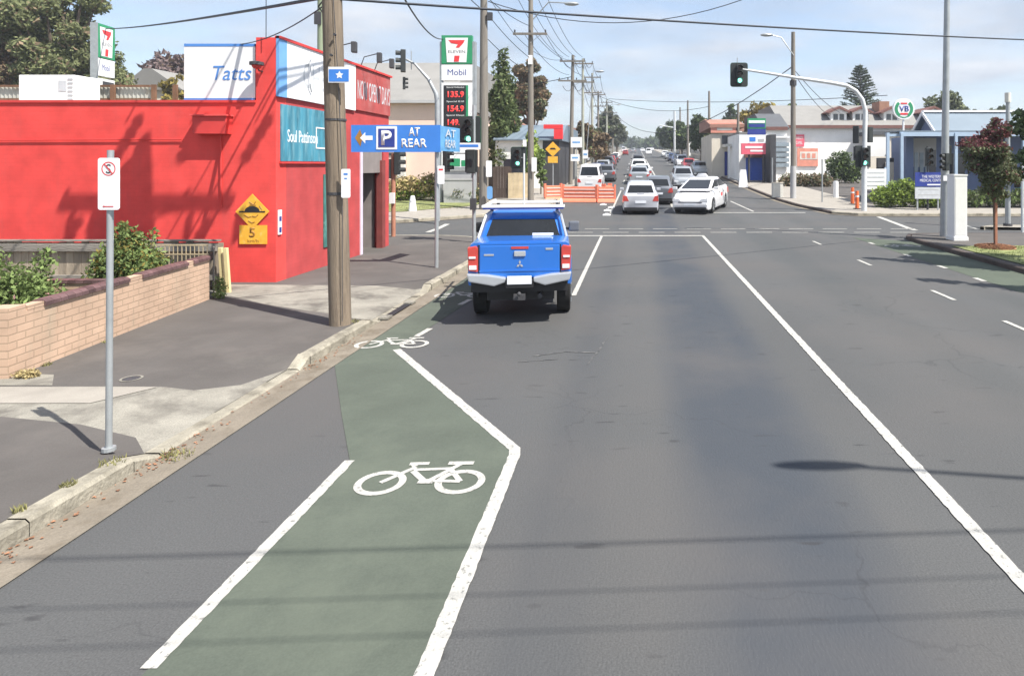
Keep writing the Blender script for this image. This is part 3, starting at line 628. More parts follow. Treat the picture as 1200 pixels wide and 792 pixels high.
# yellow speed hump sign + plate, small corner notice
ys = 12.93
t = thing('warning_sign', 'weathered yellow diamond speed hump sign fixed to the red wall', 'warning sign', (gx(296, ys), ys, gz(248, ys)))
r_ = .355
MB().prism([(0, r_), (r_ * .96, 0), (0, -r_), (-r_ * .96, 0)], 'xz', -.012, 0).build('plate', 'sign_yellow', t)
mb = MB(); hp = [(-.26, -.015), (.26, -.015), (.26, .01)] + [(.15 * math.cos(a) , .01 + .10 * math.sin(a)) for a in [math.pi * k / 10 for k in range(11)]] + [(-.26, .01)]
mb.prism(hp, 'xz', -.018, -.0125).build('hump_symbol', 'black', t)
mb = MB()
for a, b in (((-.06, .2), (.08, .13)), ((-.05, .13), (.07, .2)), ((-.16, -.06), (-.02, -.1)), ((0, -.09), (.12, -.06)), ((.15, .12), (.2, .04)), ((-.08, -.18), (.05, -.21))): mb.tube([(a[0], -.014, a[1]), ((a[0] + b[0]) / 2 + .02, -.014, (a[1] + b[1]) / 2 - .03), (b[0], -.014, b[1])], .009, 4)
mb.build('scribble', 'yellow_brown', t)
t = thing('speed_plate', 'yellow rectangular plate reading 5 km/h below the diamond sign', 'speed sign', (gx(297, ys), ys, gz(275, ys)))
MB().bx(-.28, .28, -.010, 0, -.19, .19).build('plate', 'sign_yellow', t)
text_mesh('lettering', '5', .20, 'yellow_brown', t, (-.02, -.014, .045), bold=.03); text_mesh('lettering', 'km/h', .06, 'yellow_brown', t, (0, -.014, -.125), width=.22)
text_mesh('scribble', 'ß', .12, 'yellow_brown', t, (.17, -.014, .08)) if False else None
t = thing('notice_sign', 'narrow blue and white notice on the corner of the red shop', 'notice', (-7.29, 13.12, gz(261, 12.95)))
MB().bx(-.0, .02, -.12, .0, -.25, .25).build('plate', 'sign_white', t); MB().bx(.021, .024, -.10, -.02, .02, .12).build('print', 'sign_dark_blue', t); MB().bx(.021, .024, -.10, -.02, -.21, -.1).build('print', 'sign_dark_blue', t)

# ------------------------------------------------------------------ timber fence, posts, brick wall and garden
t = thing('paling_fence', 'low weathered grey paling fence with a thick top rail before the red wall', 'fence', (-8.0, 12.15, .10))
mb = MB(); x = -9.5
fr2 = random.Random(5)
while x < .05:
    mb.bx(x, x + .135, 0, .02, 0, .93 + fr2.uniform(-.015, .015)); x += .142
mb.build('palings', 'paling', t)
MB().bx(-9.5, .05, -.09, -.002, .76, .90).build('top_rail', 'fence_rail', t, bevel=.008); MB().bx(-9.5, .05, -.07, -.003, .22, .31).build('bottom_rail', 'fence_rail', t)
MB().bx(-9.5, .08, -.05, .06, .945, .975).build('cap', 'fence_rail', t)
t = thing('timber_gate', 'dark folded timber gate panel at the end of the paling fence', 'gate', (-7.9, 11.95, .10), rz=-1.0)
mb = MB()
for k in range(4): mb.bx(k * .13, k * .13 + .12, 0, .02, .02, .88)
mb.build('boards', 'fence_rail', t); MB().bx(0, .5, -.04, -.002, .15, .23).bx(0, .5, -.04, -.002, .68, .76).build('rail', 'fence_dark', t)
for k, lb in enumerate(('left of the two cream gate posts leaning by the red wall', 'right of the two cream gate posts leaning by the red wall')):
    t = MB().box((0, 0, .42), (.07, .06, .86), mt=Matrix.Rotation(R(-4), 3, 'Y')).build('gate_post', 'cream_paint', loc=(-7.76 + .13 * k, 11.98 - .05 * k, .1), bevel=.006, label=lb, cat='post', group='cream posts by the gate')
# brick wall
bw = thing('brick_wall', 'cream brick garden wall with dark bullnose capping beside the footpath', 'wall', (-6.98, 7.11, .08))
ex, ey = -.57, 4.2; Lw = math.hypot(ex, ey); ang = math.atan2(ey, ex)
bw.rotation_euler.z = ang
W = MB(); W.bx(0, .24, 0, .24, 0, .82); W.bx(.24, Lw, 0, .11, 0, .745)
W.build('wall', 'brick', bw)
W = MB(); W.bx(.0, .24, .24, 6.5, 0, .70); W.build('wall', 'brick', bw)
W = MB()
for p0, p1 in ((.26, .50), (2.05, 2.35), (3.55, 3.72)): W.bx(p0, p1, -.004, .114, .745, .80)
W.build('pier', 'brick', bw)
W = MB()
def cap_run(a, b, z, y_=0):
    n = int((b - a) / .115)
    for i in range(n):
        x0 = a + (b - a) * i / n; x1 = a + (b - a) * (i + 1) / n - .006
        W.prism([(y_ - .03, z), (y_ + .14, z), (y_ + .14, z + .05), (y_ + .10, z + .075), (y_ + .01, z + .075), (y_ - .03, z + .045)], 'yz', x0, x1)
for a, b in ((.50, 2.05), (2.35, 3.55), (3.72, Lw)): cap_run(a, b, .746)
W.build('capping', 'brick_cap', bw)
W = MB(); n = 40
for i in range(n): W.bx(-.03, .27, .3 + i * .12, .3 + i * .12 + .112, .701, .755)
W.build('capping', 'brick_cap', bw)
cut_sheet('garden_bed', [(-7.1, 7.3), (-7.65, 11.3), (-17, 11.8), (-17, 7.3)], .16, 'soil')
t = thing('brick_planter', 'low cream brick planter edge inside the garden wall', 'planter', (-9.2, 9.6, .1))
MB().bx(-2.2, 1.5, 0, .11, 0, .62).build('wall', 'brick', t); W = MB()
for i in range(30): W.bx(-2.2 + i * .12, -2.2 + i * .12 + .112, -.02, .13, .621, .67)
W.build('capping', 'brick_cap', t)
mb = MB()
t = thing('wire_gate', 'low pale wire trellis behind the end of the brick wall', 'trellis', (-8.75, 11.35, .1))
mb.bx(0, 1.15, 0, .015, .96, .985).bx(0, 1.15, 0, .015, .80, .82)
for k in range(16): mb.bx(k * .075, k * .075 + .012, .001, .012, .55, .96)
mb.build('wire', 'fence_tan', t)
def bush(name, label, x, y, z, clumps, n, size, ms, seed, mf=None, cat='bush', stems=True, group=None):
    rs = random.Random(seed); t = thing(name, label, cat, (x, y, z), group=group)
    foliage(clumps, int(n * 2.2) if size < .07 else n, size * (.66 if size < .07 else 1), rs, mf, shell=.35).build('foliage', ms, t, fixn=False)
    if stems:
        mb = MB()
        for c in clumps: mb.tube([(c[0] * .3, c[1] * .3, -.02), (c[0] * .8, c[1] * .8, c[2] * .6), (c[0], c[1], c[2] + c[5] * .5)], [.016, .012, .004], 5)
        mb.build('stem', 'bark', t)
    return t
bush('rose_bush', 'sprawling rose bush with a few pink flowers at the left edge behind the brick wall', gx(28, 9.2), 9.2, .15,
     [(-.7, 0, .55, .5, .4, .42), (-.1, 0, .55, .45, .4, .42), (.32, -.1, .45, .3, .3, .32), (.12, .2, .95, .16, .16, .24), (-.6, .1, .95, .25, .2, .22), (-1.3, 0, .6, .5, .4, .5)], 3400, .055, ['leaf_bush', 'petal_pink'], 11,
     lambda p, r: 1 if r.random() < .012 else 0)
for i, (dx, dz, lb) in enumerate(((-.02, .93, 'upper pink rose bloom on the bush at the left edge'), (-.33, .79, 'lower pink rose bloom on the bush at the left edge'))):
    MB().ball((0, 0, 0), .045, seg=8, rings=5).ball((.02, -.02, .015), .03, seg=7, rings=4).ball((-.02, -.015, .01), .028, seg=7, rings=4).build('rose_bloom', 'petal_pink', loc=(gx(28, 9.2) + dx, 8.82, .15 + dz * .95 - .1), label=lb, cat='flower', smooth=True)
bush('leafy_shrub', 'dense green shrub with upright shoots behind the brick wall by the parking sign', gx(150, 10.6), 10.6, .15,
     [(0, 0, .75, .48, .4, .45), (-.30, 0, .55, .35, .35, .4), (.34, 0, .62, .34, .35, .38), (-.05, 0, 1.15, .22, .2, .24), (.18, 0, 1.1, .14, .14, .16), (.42, 0, 1.18, .09, .09, .13), (-.14, 0, 1.32, .08, .08, .12), (.05, 0, .35, .5, .4, .3)], 4200, .06, ['leaf_bush', 'leaf_yellow'], 12,
     lambda p, r: 1 if r.random() < .18 else 0)
bush('small_plant', 'low straggly weeds at the far end of the brick wall', -7.45, 11.45, .12, [(0, 0, .2, .12, .12, .2), (.05, -.1, .08, .14, .1, .09)], 260, .035, ['leaf_bush'], 13, stems=False)
bush('small_plant', 'weedy tuft at the near foot of the brick wall', -6.82, 7.15, .12, [(0, 0, .04, .16, .08, .06)], 160, .03, ['leaf_hedge_dry'], 14, stems=False)
def grass_tufts(name, pts, n, hgt, ms='grass_blade'):
    rs = random.Random(9); mb = MB()
    for (x, y, z, r) in pts:
        for _ in range(n):
            a = rs.uniform(0, 6.28); q = r * math.sqrt(rs.random()); px, py = x + q * math.cos(a), y + q * math.sin(a); h = hgt * rs.uniform(.5, 1.3); b = rs.uniform(0, 6.28); w = .006
            mb.poly([(px - w * math.cos(b), py - w * math.sin(b), z), (px + w * math.cos(b), py + w * math.sin(b), z), (px + rs.gauss(0, h * .4), py + rs.gauss(0, h * .4), z + h)])
    return mb.build(name, ms, kind='stuff', fixn=False)
grass_tufts('weeds', [(-4.2, 5.12, .12, .1), (-4.22, 4.75, .12, .05), (-3.98, 5.5, .02, .10), (-3.9, 5.45, .02, .12), (-4.24, 4.4, .12, .04), (-4.3, 9.7, .12, .1), (-7.0, 7.6, .12, .06), (-7.1, 8.6, .12, .06)], 60, .035, 'dry_grass')
gp_ = []
rs = random.Random(21)
for _ in range(900): gp_.append((rs.uniform(9.2, 13), rs.uniform(9, 18.5), KH + .02, .12))
grass_tufts('verge_grass', gp_, 9, .05, 'grass_blade')
gp_ = [(rs.uniform(-16, -8.4), rs.uniform(30.5, 36.5), prof(33) + .1, .25) for _ in range(500)]
grass_tufts('lawn_grass', gp_, 7, .09, 'dry_grass')
# leaf litter in the gutter
mb = MB()
for _ in range(220):
    y = rs.uniform(3, 9.5); x = -4.07 + abs(rs.gauss(0, .07)); y = y if rs.random() < .5 else rs.choice([5.4, 5.5, 4.0, 8.0]) + rs.gauss(0, .15); s_ = rs.uniform(.006, .018); a = rs.uniform(0, 6.28)
    mb.poly([(x + s_ * math.cos(a + k * 1.57), y + s_ * math.sin(a + k * 1.57), .013 + .004 * (k % 2)) for k in range(4)])
mb.build('leaf_litter', 'mulch', kind='stuff', fixn=False)
# pit cover on the footpath
t = thing('pit_cover', 'small round metal access cover set in the dark footpath', 'cover', (-5.62, 7.12, KH + .001))
mb = MB()
for i in range(20):
    a, b = 2 * math.pi * i / 20, 2 * math.pi * (i + 1) / 20; mb.poly([(r * math.cos(q), r * math.sin(q), .004) for r, q in ((.085, a), (.11, a), (.11, b), (.085, b))])
mb.build('ring', 'concrete', t); MB().prism([(.08 * math.cos(k * .524), .08 * math.sin(k * .524)) for k in range(12)], 'xy', 0, .004).build('lid', 'dark_grey', t)
t = thing('drain_grate', 'short dark drain slot in the kerb of the second driveway', 'drain', (-4.0, 10.9, .02))
MB().bx(-.12, .0, -.45, .45, .002, .012).build('slot', 'black', t); MB().bx(-.14, .02, .46, .66, 0, .03).build('concrete_lip', 'concrete', t); MB().bx(-.14, .02, -.66, -.46, 0, .03).build('concrete_lip', 'concrete', t)
# ------------------------------------------------------------------ street poles, signs, signals
def rounded(w, h, r, n=4):
    out = []
    for cx_, cy_, a0 in ((w / 2 - r, h / 2 - r, 0), (-w / 2 + r, h / 2 - r, 90), (-w / 2 + r, -h / 2 + r, 180), (w / 2 - r, -h / 2 + r, 270)):
        for k in range(n + 1): a = R(a0 + 90 * k / n); out.append((cx_ + r * math.cos(a), cy_ + r * math.sin(a)))
    return out
# parking restriction sign
t = thing('parking_sign', 'white no stopping sign on a thin galvanised pole on the near footpath', 'sign', (gx(127.5, 5.33), 5.33, FZ))
MB().tube([(0, 0, 0), (.015, 0, 2.5)], .0245, 12).build('pole', 'galv', t, smooth=True)
MB().tube([(0, 0, 0), (0, 0, .03)], .05, 12).build('base_collar', 'galv', t)
p = MB().prism(rounded(.178, .43, .02), 'xz', -.036, -.030).build('plate', 'sign_white', t); p.location = (.028, 0, 2.22)
mb = MB()
for i in range(24):
    a, b = 2 * math.pi * i / 24, 2 * math.pi * (i + 1) / 24; mb.poly([(r * math.cos(q), -.0375, .125 + r * math.sin(q)) for r, q in ((.050, a), (.058, a), (.058, b), (.050, b))])
mb.build('red_ring', 'sign_red', p, fixn=False)
o = text_mesh('lettering', 'S', .075, 'black', p, (0, -.0385, .125), depth=.0015)
MB().box((0, -.0395, .125), (.105, .001, .008), mt=Matrix.Rotation(R(50), 3, 'Y')).build('red_slash', 'sign_red', p)
MB().bx(-.04, .04, -.0385, -.037, -.19, -.183).prism([(-.05, -.186), (-.035, -.178), (-.035, -.194)], 'xz', -.0385, -.037).build('arrow', 'sign_red', p)
MB().tube([(.028, -.030, 2.38), (.02, -.0, 2.38)], .012, 6).tube([(.028, -.030, 2.06), (.02, 0, 2.06)], .012, 6).build('bracket', 'galv', t)

def insul(mb, p, ax, L=.5, r=.07, n=6, mi=0):
    p = Vector(p); ax = Vector(ax).normalized()
    for k in range(n):
        a = p + ax * (L * k / n); mb.tube([a, a + ax * (L / n * .35), a + ax * (L / n * .9)], [r * .5, r, r * .4], 8, mi)
def util_pole(name, label, x, y, h, r, m, arms=(), lean=0.0, group=None, z0=None, extras=None):
    """wooden or concrete pole; arms = (height, x_from, x_to)"""
    z0 = prof(y) + KH - .05 if z0 is None else z0
    t = thing(name, label, 'power pole', (x, y, z0), group=group)
    MB().tube([(0, 0, 0), (lean * .5, 0, h * .5), (lean, 0, h)], [r * 1.08, r * .95, r * .72], 16).build('pole', m, t, smooth=True)
    for (ha, xa, xb) in arms:
        mb = MB(); lx = lean * ha / h; mb.bx(lx + xa, lx + xb, -r - .10, -r + .0, ha - .06, ha + .06); mb.build('crossarm', 'pole_wood_grey', t)
        n = max(2, int((xb - xa) / .7) + 1); mb = MB()
        for k in range(n):
            px = lx + xa + .1 + (xb - xa - .2) * k / (n - 1); mb.tube([(px, -r - .05, ha + .06), (px, -r - .05, ha + .12), (px, -r - .05, ha + .2), (px, -r - .05, ha + .24)], [.02, .05, .045, .02], 6)
        mb.build('insulators', 'dark_grey', t)
        mb = MB().tube([(lx, -r - .02, ha - .5), (lx + xb * .6, -r - .05, ha - .06)], .015, 4); mb.build('brace', 'galv', t)
    return t
WIRE = mat('wire', (.03, .035, .045), .6, .02, 3)
def wire(label, a, b, sag=.4, r=.016, group=None, n=18, name='power_wire'):
    a, b = Vector(a), Vector(b); pts = []
    for i in range(n + 1):
        t = i / n; p = a.lerp(b, t); p.z -= sag * 4 * t * (1 - t); pts.append(p)
    return MB().tube([tuple(p) for p in pts], r, 5).build(name, 'wire', label=label, cat='overhead wire', group=group, fixn=False, smooth=True)
# pole 1, beside the red shop
P1 = util_pole('power_pole', 'thick weathered wooden power pole at the kerb in front of the red shop', -4.42, 9.55, 11.8, .143, 'pole_wood', arms=((11.12, -1.35, 2.1),), lean=-.30, z0=FZ - .02)
MB().tube([(-.78, 0, 9.95), (-.78, 0, 10.7)], .34, 16).tube([(-.78, 0, 10.7), (-.78, 0, 10.75)], .36, 16).build('transformer', 'wall_grey', P1, smooth=True)
mb = MB().bx(-.8, -.1, -.05, .05, 10.05, 10.15).bx(-.8, -.1, -.05, .05, 10.5, 10.6)
for k in range(3): mb.tube([(-1.0 + k * .22, 0, 10.75), (-1.0 + k * .22, 0, 11.0)], [.05, .02], 6)
mb.build('transformer_bracket', 'dark_grey', P1)
mb = MB()
for xx in (-1.2, .12, 1.42):
    for s_ in (-1, 1): insul(mb, (xx, s_ * .22, 10.88), (0, s_, -.05), .36, .125, 4)
for xx in (-1.5, .9, 1.9): insul(mb, (xx, -.15, 10.75), (0, -.1, -1), .4, .06)
mb.build('strain_insulators', 'dark_grey', P1)
mb = MB().tube([(.1, -.16, .1), (.12 - .02, -.155, 2.2), (.05, -.15, 3.4), (-.05, -.14, 5)], .006, 5).tube([(-.16, -.02, 3.8), (-.2, -.05, 4.6), (-.32, -.02, 4.75), (-.2, -.02, 4.9)], .012, 5)
mb.build('earth_cable', 'dark_grey', P1)
MB().tube([(-.04, 0, 1.95), (-.04, 0, 1.99)], .155, 16).build('steel_band', 'dark_grey', P1); MB().tube([(-.07, 0, 3.05), (-.07, 0, 3.08)], .151, 16).build('steel_band', 'dark_grey', P1)
for k, zz_ in enumerate((4.3, 4.0)): MB().tube([(-.05 * k, -.16, zz_), (-.05 * k, -.20, zz_)], .02, 6).build('bolt', 'dark_grey', P1)
t = thing('pole_sign', 'small blue sign with a white emblem strapped to the wooden pole', 'sign', (gx(397.5, 9.36), 9.36, gz(88, 9.36)))
MB().bx(-.155, .155, -.01, 0, -.115, .115).build('plate', 'sign_white', t); MB().bx(-.145, .145, -.013, -.0105, -.10, .08).build('print', 'sign_blue', t)
mb = MB(); st = []
for k in range(10): a = R(90 + 36 * k); q = .06 if k % 2 == 0 else .03; st.append((.01 + q * math.cos(a), -.005 + q * math.sin(a)))
mb.prism(st, 'xz', -.016, -.0135).build('emblem', 'sign_white', t)
t = thing('pole_plate', 'narrow white plate on the right side of the wooden pole', 'sign', (gx(405.5, 9.36), 9.36, gz(215, 9.36)))
MB().prism(rounded(.13, .42, .02), 'xz', -.012, -.002).build('plate', 'sign_white', t); MB().bx(-.03, .03, -.014, -.0125, .12, .15).bx(-.02, .02, -.014, -.0125, .06, .08).build('print', 'tatts_blue', t)
t = thing('grey_cable_pole', 'pale green painted pole rising behind the red shop roof', 'pole', (gx(377, 22.2), 20.8, 0), group=None)
t.location = (gx(377, 20.8), 20.8, FZ)
MB().tube([(0, 0, 0), (0, 0, 9.5)], [.15, .12], 12).build('pole', 'pole_green', t, smooth=True)
MB().bx(-.16, .05, -.18, -.125, 6.9, 7.3).build('cable_box', 'dark_grey', t)

# parking direction sign
PX, PY = gx(511.5, 14.8), 14.8
t = thing('direction_sign', 'blue parking sign with white arrow, P and AT REAR on a galvanised pole', 'direction sign', (PX, PY, FZ))
MB().tube([(0, 0, 0), (.02, 0, 3.45)], [.045, .04], 12).build('pole', 'galv', t, smooth=True)
def sz(px): return gx(px, PY) - PX
b_ = MB().bx(sz(413.5), sz(517.5), -.09, -.05, gz(178.5, PY) - FZ, gz(147, PY) - FZ).build('panel', 'sign_blue', t)
pz = gz(162, PY) - FZ
MB().bx(sz(443), sz(467), -.100, -.091, pz - .265, pz + .265).build('symbol_frame', 'sign_white', b_); MB().bx(sz(445.5), sz(464.5), -.108, -.1005, pz - .21, pz + .21).build('symbol_plate', 'sign_dark_blue', b_)
text_mesh('lettering', 'P', .34, 'sign_white', b_, (sz(455), -.112, pz), width=.24, bold=.03)
text_mesh('lettering', 'AT', .20, 'sign_white', b_, (sz(487), -.095, pz + .14), width=.26, bold=.02); text_mesh('lettering', 'REAR', .20, 'sign_white', b_, (sz(487), -.095, pz - .12), width=.58, bold=.02)
MB().prism([(sz(424), pz), (sz(430), pz + .13), (sz(430), pz + .05), (sz(438.5), pz + .05), (sz(438.5), pz - .05), (sz(430), pz - .05), (sz(430), pz - .13)], 'xz', -.096, -.0915).build('arrow', 'sign_white', b_)
MB().prism([(sz(418), pz), (sz(424), pz + .2), (sz(427), pz + .02), (sz(424.5), pz - .2)], 'xz', -.0945, -.0912).build('graffiti', 'yellow_brown', b_)
b2 = MB().prism([(sz(517.5), -.05), (sz(517.5), -.09), (.235, 1.1), (.215, 1.12)], 'xy', pz - .30, pz + .28).build('panel', 'sign_blue_faded', t, label='second blue panel folded away from the viewer')
for nm, dz_ in (('AT', .13), ('REAR', -.12)):
    o = text_mesh('lettering', nm, .18, 'faint_letter', b2, (.17, .50, pz + dz_), '-Y', width=.62); o.rotation_euler.z = math.atan2(1.19, .235 - sz(517.5))
    o.location = Vector(o.location) + Vector((.03, -.04, 0)) * 1.0
t2 = thing('regulatory_sign', 'small white parking plate below the blue sign on the same pole', 'sign', (PX + .12, PY - .05, gz(205, PY)))
MB().prism(rounded(.16, .42, .02), 'xz', -.01, 0).build('plate', 'sign_white', t2); MB().bx(-.05, .05, -.012, -.0105, .1, .14).build('print', 'sign_red', t2)

def signal_head(parent, loc, rz=0, board=True, lit=2, scale=1.0, vis=True):
    h = bpy.data.objects.new('signal_head', None); COL.objects.link(h); h.parent = parent; h.location = loc; h.rotation_euler.z = rz; h.scale = (scale,) * 3
    if board:
        MB().prism(rounded(.80, 1.12, .10), 'xz', .10, .125).build('backing_board', 'signal_black', h); MB().prism(rounded(.84, 1.16, .12), 'xz', .1255, .135).build('board_edge', 'signal_border', h)
    MB().bx(-.15, .15, -.10, .098, -.46, .46).build('housing', 'signal_black', h, bevel=.02)
    for k in range(3):
        z = .30 - .30 * k
        MB().tube([(0, -.103, z), (0, -.108, z)], .10, 16).build('lens', 'lens_green_on' if k == lit else 'lens_off', h)
        mb = MB(); n = 12
        for i in range(n):
            a, b = math.pi * (-.15 + 1.3 * i / n), math.pi * (-.15 + 1.3 * (i + 1) / n)
            mb.poly([(.115 * math.cos(a), -.102, z + .115 * math.sin(a)), (.115 * math.cos(b), -.102, z + .115 * math.sin(b)), (.12 * math.cos(b), -.30 - .0 * i, z + .12 * math.sin(b)), (.12 * math.cos(a), -.30, z + .12 * math.sin(a))])
        mb.build('visor', 'signal_black', h, fixn=False)
    return h
def post(t, pts, r, m='pole_white', nm='pole'): MB().tube(pts, r, 14).build(nm, m, t, smooth=True)
# near-left signal
D = 19.6; x = gx(555.5, D)
t = thing('traffic_signal', 'black traffic signal showing green above the left side of the pickup', 'traffic light', (x, D, FZ), group='traffic lights')
post(t, [(0, 0, 0), (0, 0, 4.2)], .055, 'galv'); signal_head(t, (gx(551, D) - x, -.1, gz(154, D) - FZ), scale=.80)
signal_head(t, (gx(551.5, D) - x + .02, -.02, gz(188, D) - FZ), rz=math.pi, board=False, lit=9, scale=.86); MB().bx(-.26, .12, -.06, .0, gz(202, D) - FZ, gz(176, D) - FZ).build('backing_board', 'signal_black', t)
signal_head(t, (gx(523, D) - x, 0, gz(189, D) - FZ), rz=R(80), board=False, lit=9, scale=.72)
MB().tube([(gx(523, D) - x, 0, gz(180, D) - FZ), (0, 0, gz(180, D) - FZ)], .02, 6).build('bracket', 'galv', t)
MB().bx(-.09, .09, -.14, -.05, 1.0, 1.35).build('push_button', 'dark_grey', t)
t = thing('street_name_sign', 'narrow blue and white street name sign under the green traffic signal', 'street sign', (gx(549, 19.3), 19.3, gz(171.5, 19.3)))
MB().bx(-.36, .36, -.01, .01, -.10, .10).build('plate', 'sign_white', t); text_mesh('lettering', 'SHANNON AVE', .11, 'sign_dark_blue', t, (0, -.012, 0), width=.6) if False else MB().bx(-.3, .3, -.014, -.0105, -.03, .05).build('print', 'sign_blue', t)
# side signal on reddish post
D = 21.2; x = gx(461, D)
t = thing('traffic_signal', 'signal seen side on atop a reddish brown post at the shop corner', 'traffic light', (x, D, FZ), group='traffic lights')
post(t, [(0, 0, 0), (0, 0, 2.75)], .07, 'stake_red'); signal_head(t, (.13, 0, gz(191, D) - FZ), rz=R(100), board=False, lit=9, scale=.85); signal_head(t, (-.18, 0, gz(198, D) - FZ), rz=R(-160), board=False, lit=9, scale=.7)
MB().tube([(-.25, 0, 2.5), (.2, 0, 2.5)], .025, 6).build('bracket', 'dark_grey', t); MB().bx(-.08, .08, -.16, -.07, 1.1, 1.45).build('push_button', 'sign_white', t)
# mast arm left (far corner), arm angled up-left
D = 26.5; x = gx(512.5, D)
t = thing('mast_arm_signal', 'grey mast arm pole with a dark signal hung high above the left side street', 'traffic light', (x, D, FZ + prof(D)), group='traffic lights')
z_ = FZ + prof(D)
post(t, [(0, 0, 0), (0, 0, gz(120, D) - z_), (gx(511, D) - x, 0, gz(110, D) - z_), (gx(502, D) - x, 0, gz(93, D) - z_), (gx(486, D) - x, 0, gz(75, D) - z_), (gx(476, D) - x, 0, gz(70, D) - z_)], [.11, .10, .09, .07, .05, .04], 'galv')
signal_head(t, (gx(473, D) - x, -.05, gz(72, D) - z_), rz=R(-70), board=False, lit=9, scale=1.0); signal_head(t, (gx(474, D) - x, -.05, gz(98, D) - z_), rz=R(110), board=False, lit=9, scale=.55)
MB().tube([(gx(482, D) - x, 0, gz(60, D) - z_), (gx(482, D) - x, 0, gz(82, D) - z_)], .02, 6).build('antenna', 'galv', t)
# far-left signal
D = 32.6; x = gx(614, D); z_ = FZ + prof(D)
t = thing('traffic_signal', 'green traffic signal on the far left corner in front of the tan fence', 'traffic light', (x, D, z_), group='traffic lights')
post(t, [(0, 0, 0), (0, 0, gz(180, D) - z_)], .05); signal_head(t, (gx(607.5, D) - x, -.08, gz(185, D) - z_), scale=.96)
MB().bx(-.05, .12, -.05, .05, gz(172, D) - z_, gz(164, D) - z_).build('cap', 'sign_white', t)
MB().tube([(gx(607, D) - x, .02, gz(185, D) - z_), (0, 0, gz(185, D) - z_)], .025, 6).build('bracket', 'galv', t)
# right mast arm
D = 30.5; x = gx(1012.5, D); z_ = prof(D) + FZ - .02
t = thing('mast_arm_signal', 'white curved mast arm with a green signal hanging over the right lanes', 'traffic light', (x, D, z_), group='traffic lights')
pp = [(1012.5, 251), (1013, 170), (1014, 130), (1010.5, 117), (1003, 107), (993, 101), (975, 97.5), (930, 91), (890, 84.5), (866, 81)]
post(t, [(gx(a, D) - x, 0, gz(b, D) - z_) for a, b in pp], [.13, .12, .11, .10, .10, .095, .09, .075, .06, .05])
signal_head(t, (gx(866, D) - x, -.14, gz(88, D) - z_), scale=1.0)
signal_head(t, (gx(1011, D) - x, -.2, gz(184, D) - z_), scale=.95, board=False)
MB().bx(-.42, .3, -.05, .0, gz(196, D) - z_, gz(171, D) - z_).build('backing_board', 'signal_black', t)
signal_head(t, (gx(1008, D) - x - .2, 0, gz(158, D) - z_), rz=R(150), board=False, lit=9, scale=.9); signal_head(t, (gx(1018, D) - x + .1, .1, gz(158, D) - z_), rz=R(-160), board=False, lit=9, scale=.8)
MB().tube([(gx(864, D) - x, 0, gz(68, D) - z_), (gx(864, D) - x, 0, gz(76, D) - z_)], .02, 6).build('antenna', 'galv', t)
# signal seen against the blue clinic
D = 30.9; x = gx(1087, D); z_ = prof(D) + FZ - .02
t = thing('traffic_signal', 'unlit three lens signal facing left before the blue clinic wall', 'traffic light', (x, D, z_), group='traffic lights')
post(t, [(0, 0, 0), (0, 0, gz(172, D) - z_)], .05, 'dark_grey'); signal_head(t, (0, -.1, gz(184, D) - z_), lit=9, board=False, scale=.95)
# tall pole right + cabinet
D = 21.2; x = gx(1107, D)
t = thing('lighting_column', 'tall grey tapered column with pedestrian signals beside the white cabinet', 'lighting pole', (x, D, FZ))
post(t, [(0, 0, 0), (.02, 0, 3.2), (.1, 0, 9.5)], [.15, .115, .08], 'galv')
MB().tube([(.1, 0, 9.4), (-.3, 0, 9.9), (-1.6, 0, 10.1)], [.06, .05, .04], 8).build('arm', 'galv', t, smooth=True); MB().box((-1.9, 0, 10.1), (.7, .25, .14)).build('lamp_head', 'galv', t, bevel=.03)
signal_head(t, (-.08, -.24, gz(190, D) - FZ), rz=R(-75), board=False, lit=9, scale=.62); signal_head(t, (.15, .1, gz(182, D) - FZ), rz=R(170), board=False, lit=9, scale=.7)
MB().bx(-.12, .15, -.17, -.13, gz(212, D) - FZ, gz(206, D) - FZ).build('label_plate', 'sign_white', t)
D = 20.2; t = thing('signal_cabinet', 'tall white roadside control cabinet beside the grey column', 'cabinet', (gx(1121.5, D), D, FZ))
MB().bx(-.20, .20, -.24, .24, .10, 2.03).build('cabinet', 'white_panel', t, bevel=.012); MB().bx(-.23, .23, -.27, .27, 0, .12).build('plinth', 'white_paint', t, bevel=.01)
MB().bx(-.215, .215, -.255, .255, 2.03, 2.07).build('lid', 'white_panel', t); MB().bx(-.17, .17, -.246, -.2415, .18, 1.95).build('door', 'white_paint', t)
# off-frame street light on the right whose head shades the road, and wires crossing there
t = thing('street_lamp', 'street lamp standing on the near right footpath', 'street lamp', (10.4, 1.0, FZ))
post(t, [(0, 0, 0), (0, 0, 10.0)], [.14, .09], 'galv'); MB().tube([(0, 0, 9.8), (-.6, .08, 10.3), (-2.5, .36, 10.33)], [.035, .03, .028], 8).build('arm', 'galv', t, smooth=True)
hd = MB().ball((0, 0, 0), 1, sc=(.40, .085, .07), seg=16, rings=8).build('lamp_head', 'galv', t, smooth=True); hd.location = (-2.74, .38, 10.3)
for k, (yy, zz_) in enumerate(((1.15, 7.6), (1.0, 7.9), (.6, 8.2), (.3, 8.5), (-.05, 8.6))):
    wire('%s of five thin wires crossing the road beside the camera' % ORD[k], (-14, yy - .5, zz_ + .2), (16, yy + .9, zz_ + .1), .5, .0055, 'wires crossing beside the camera') if k != 2 else None
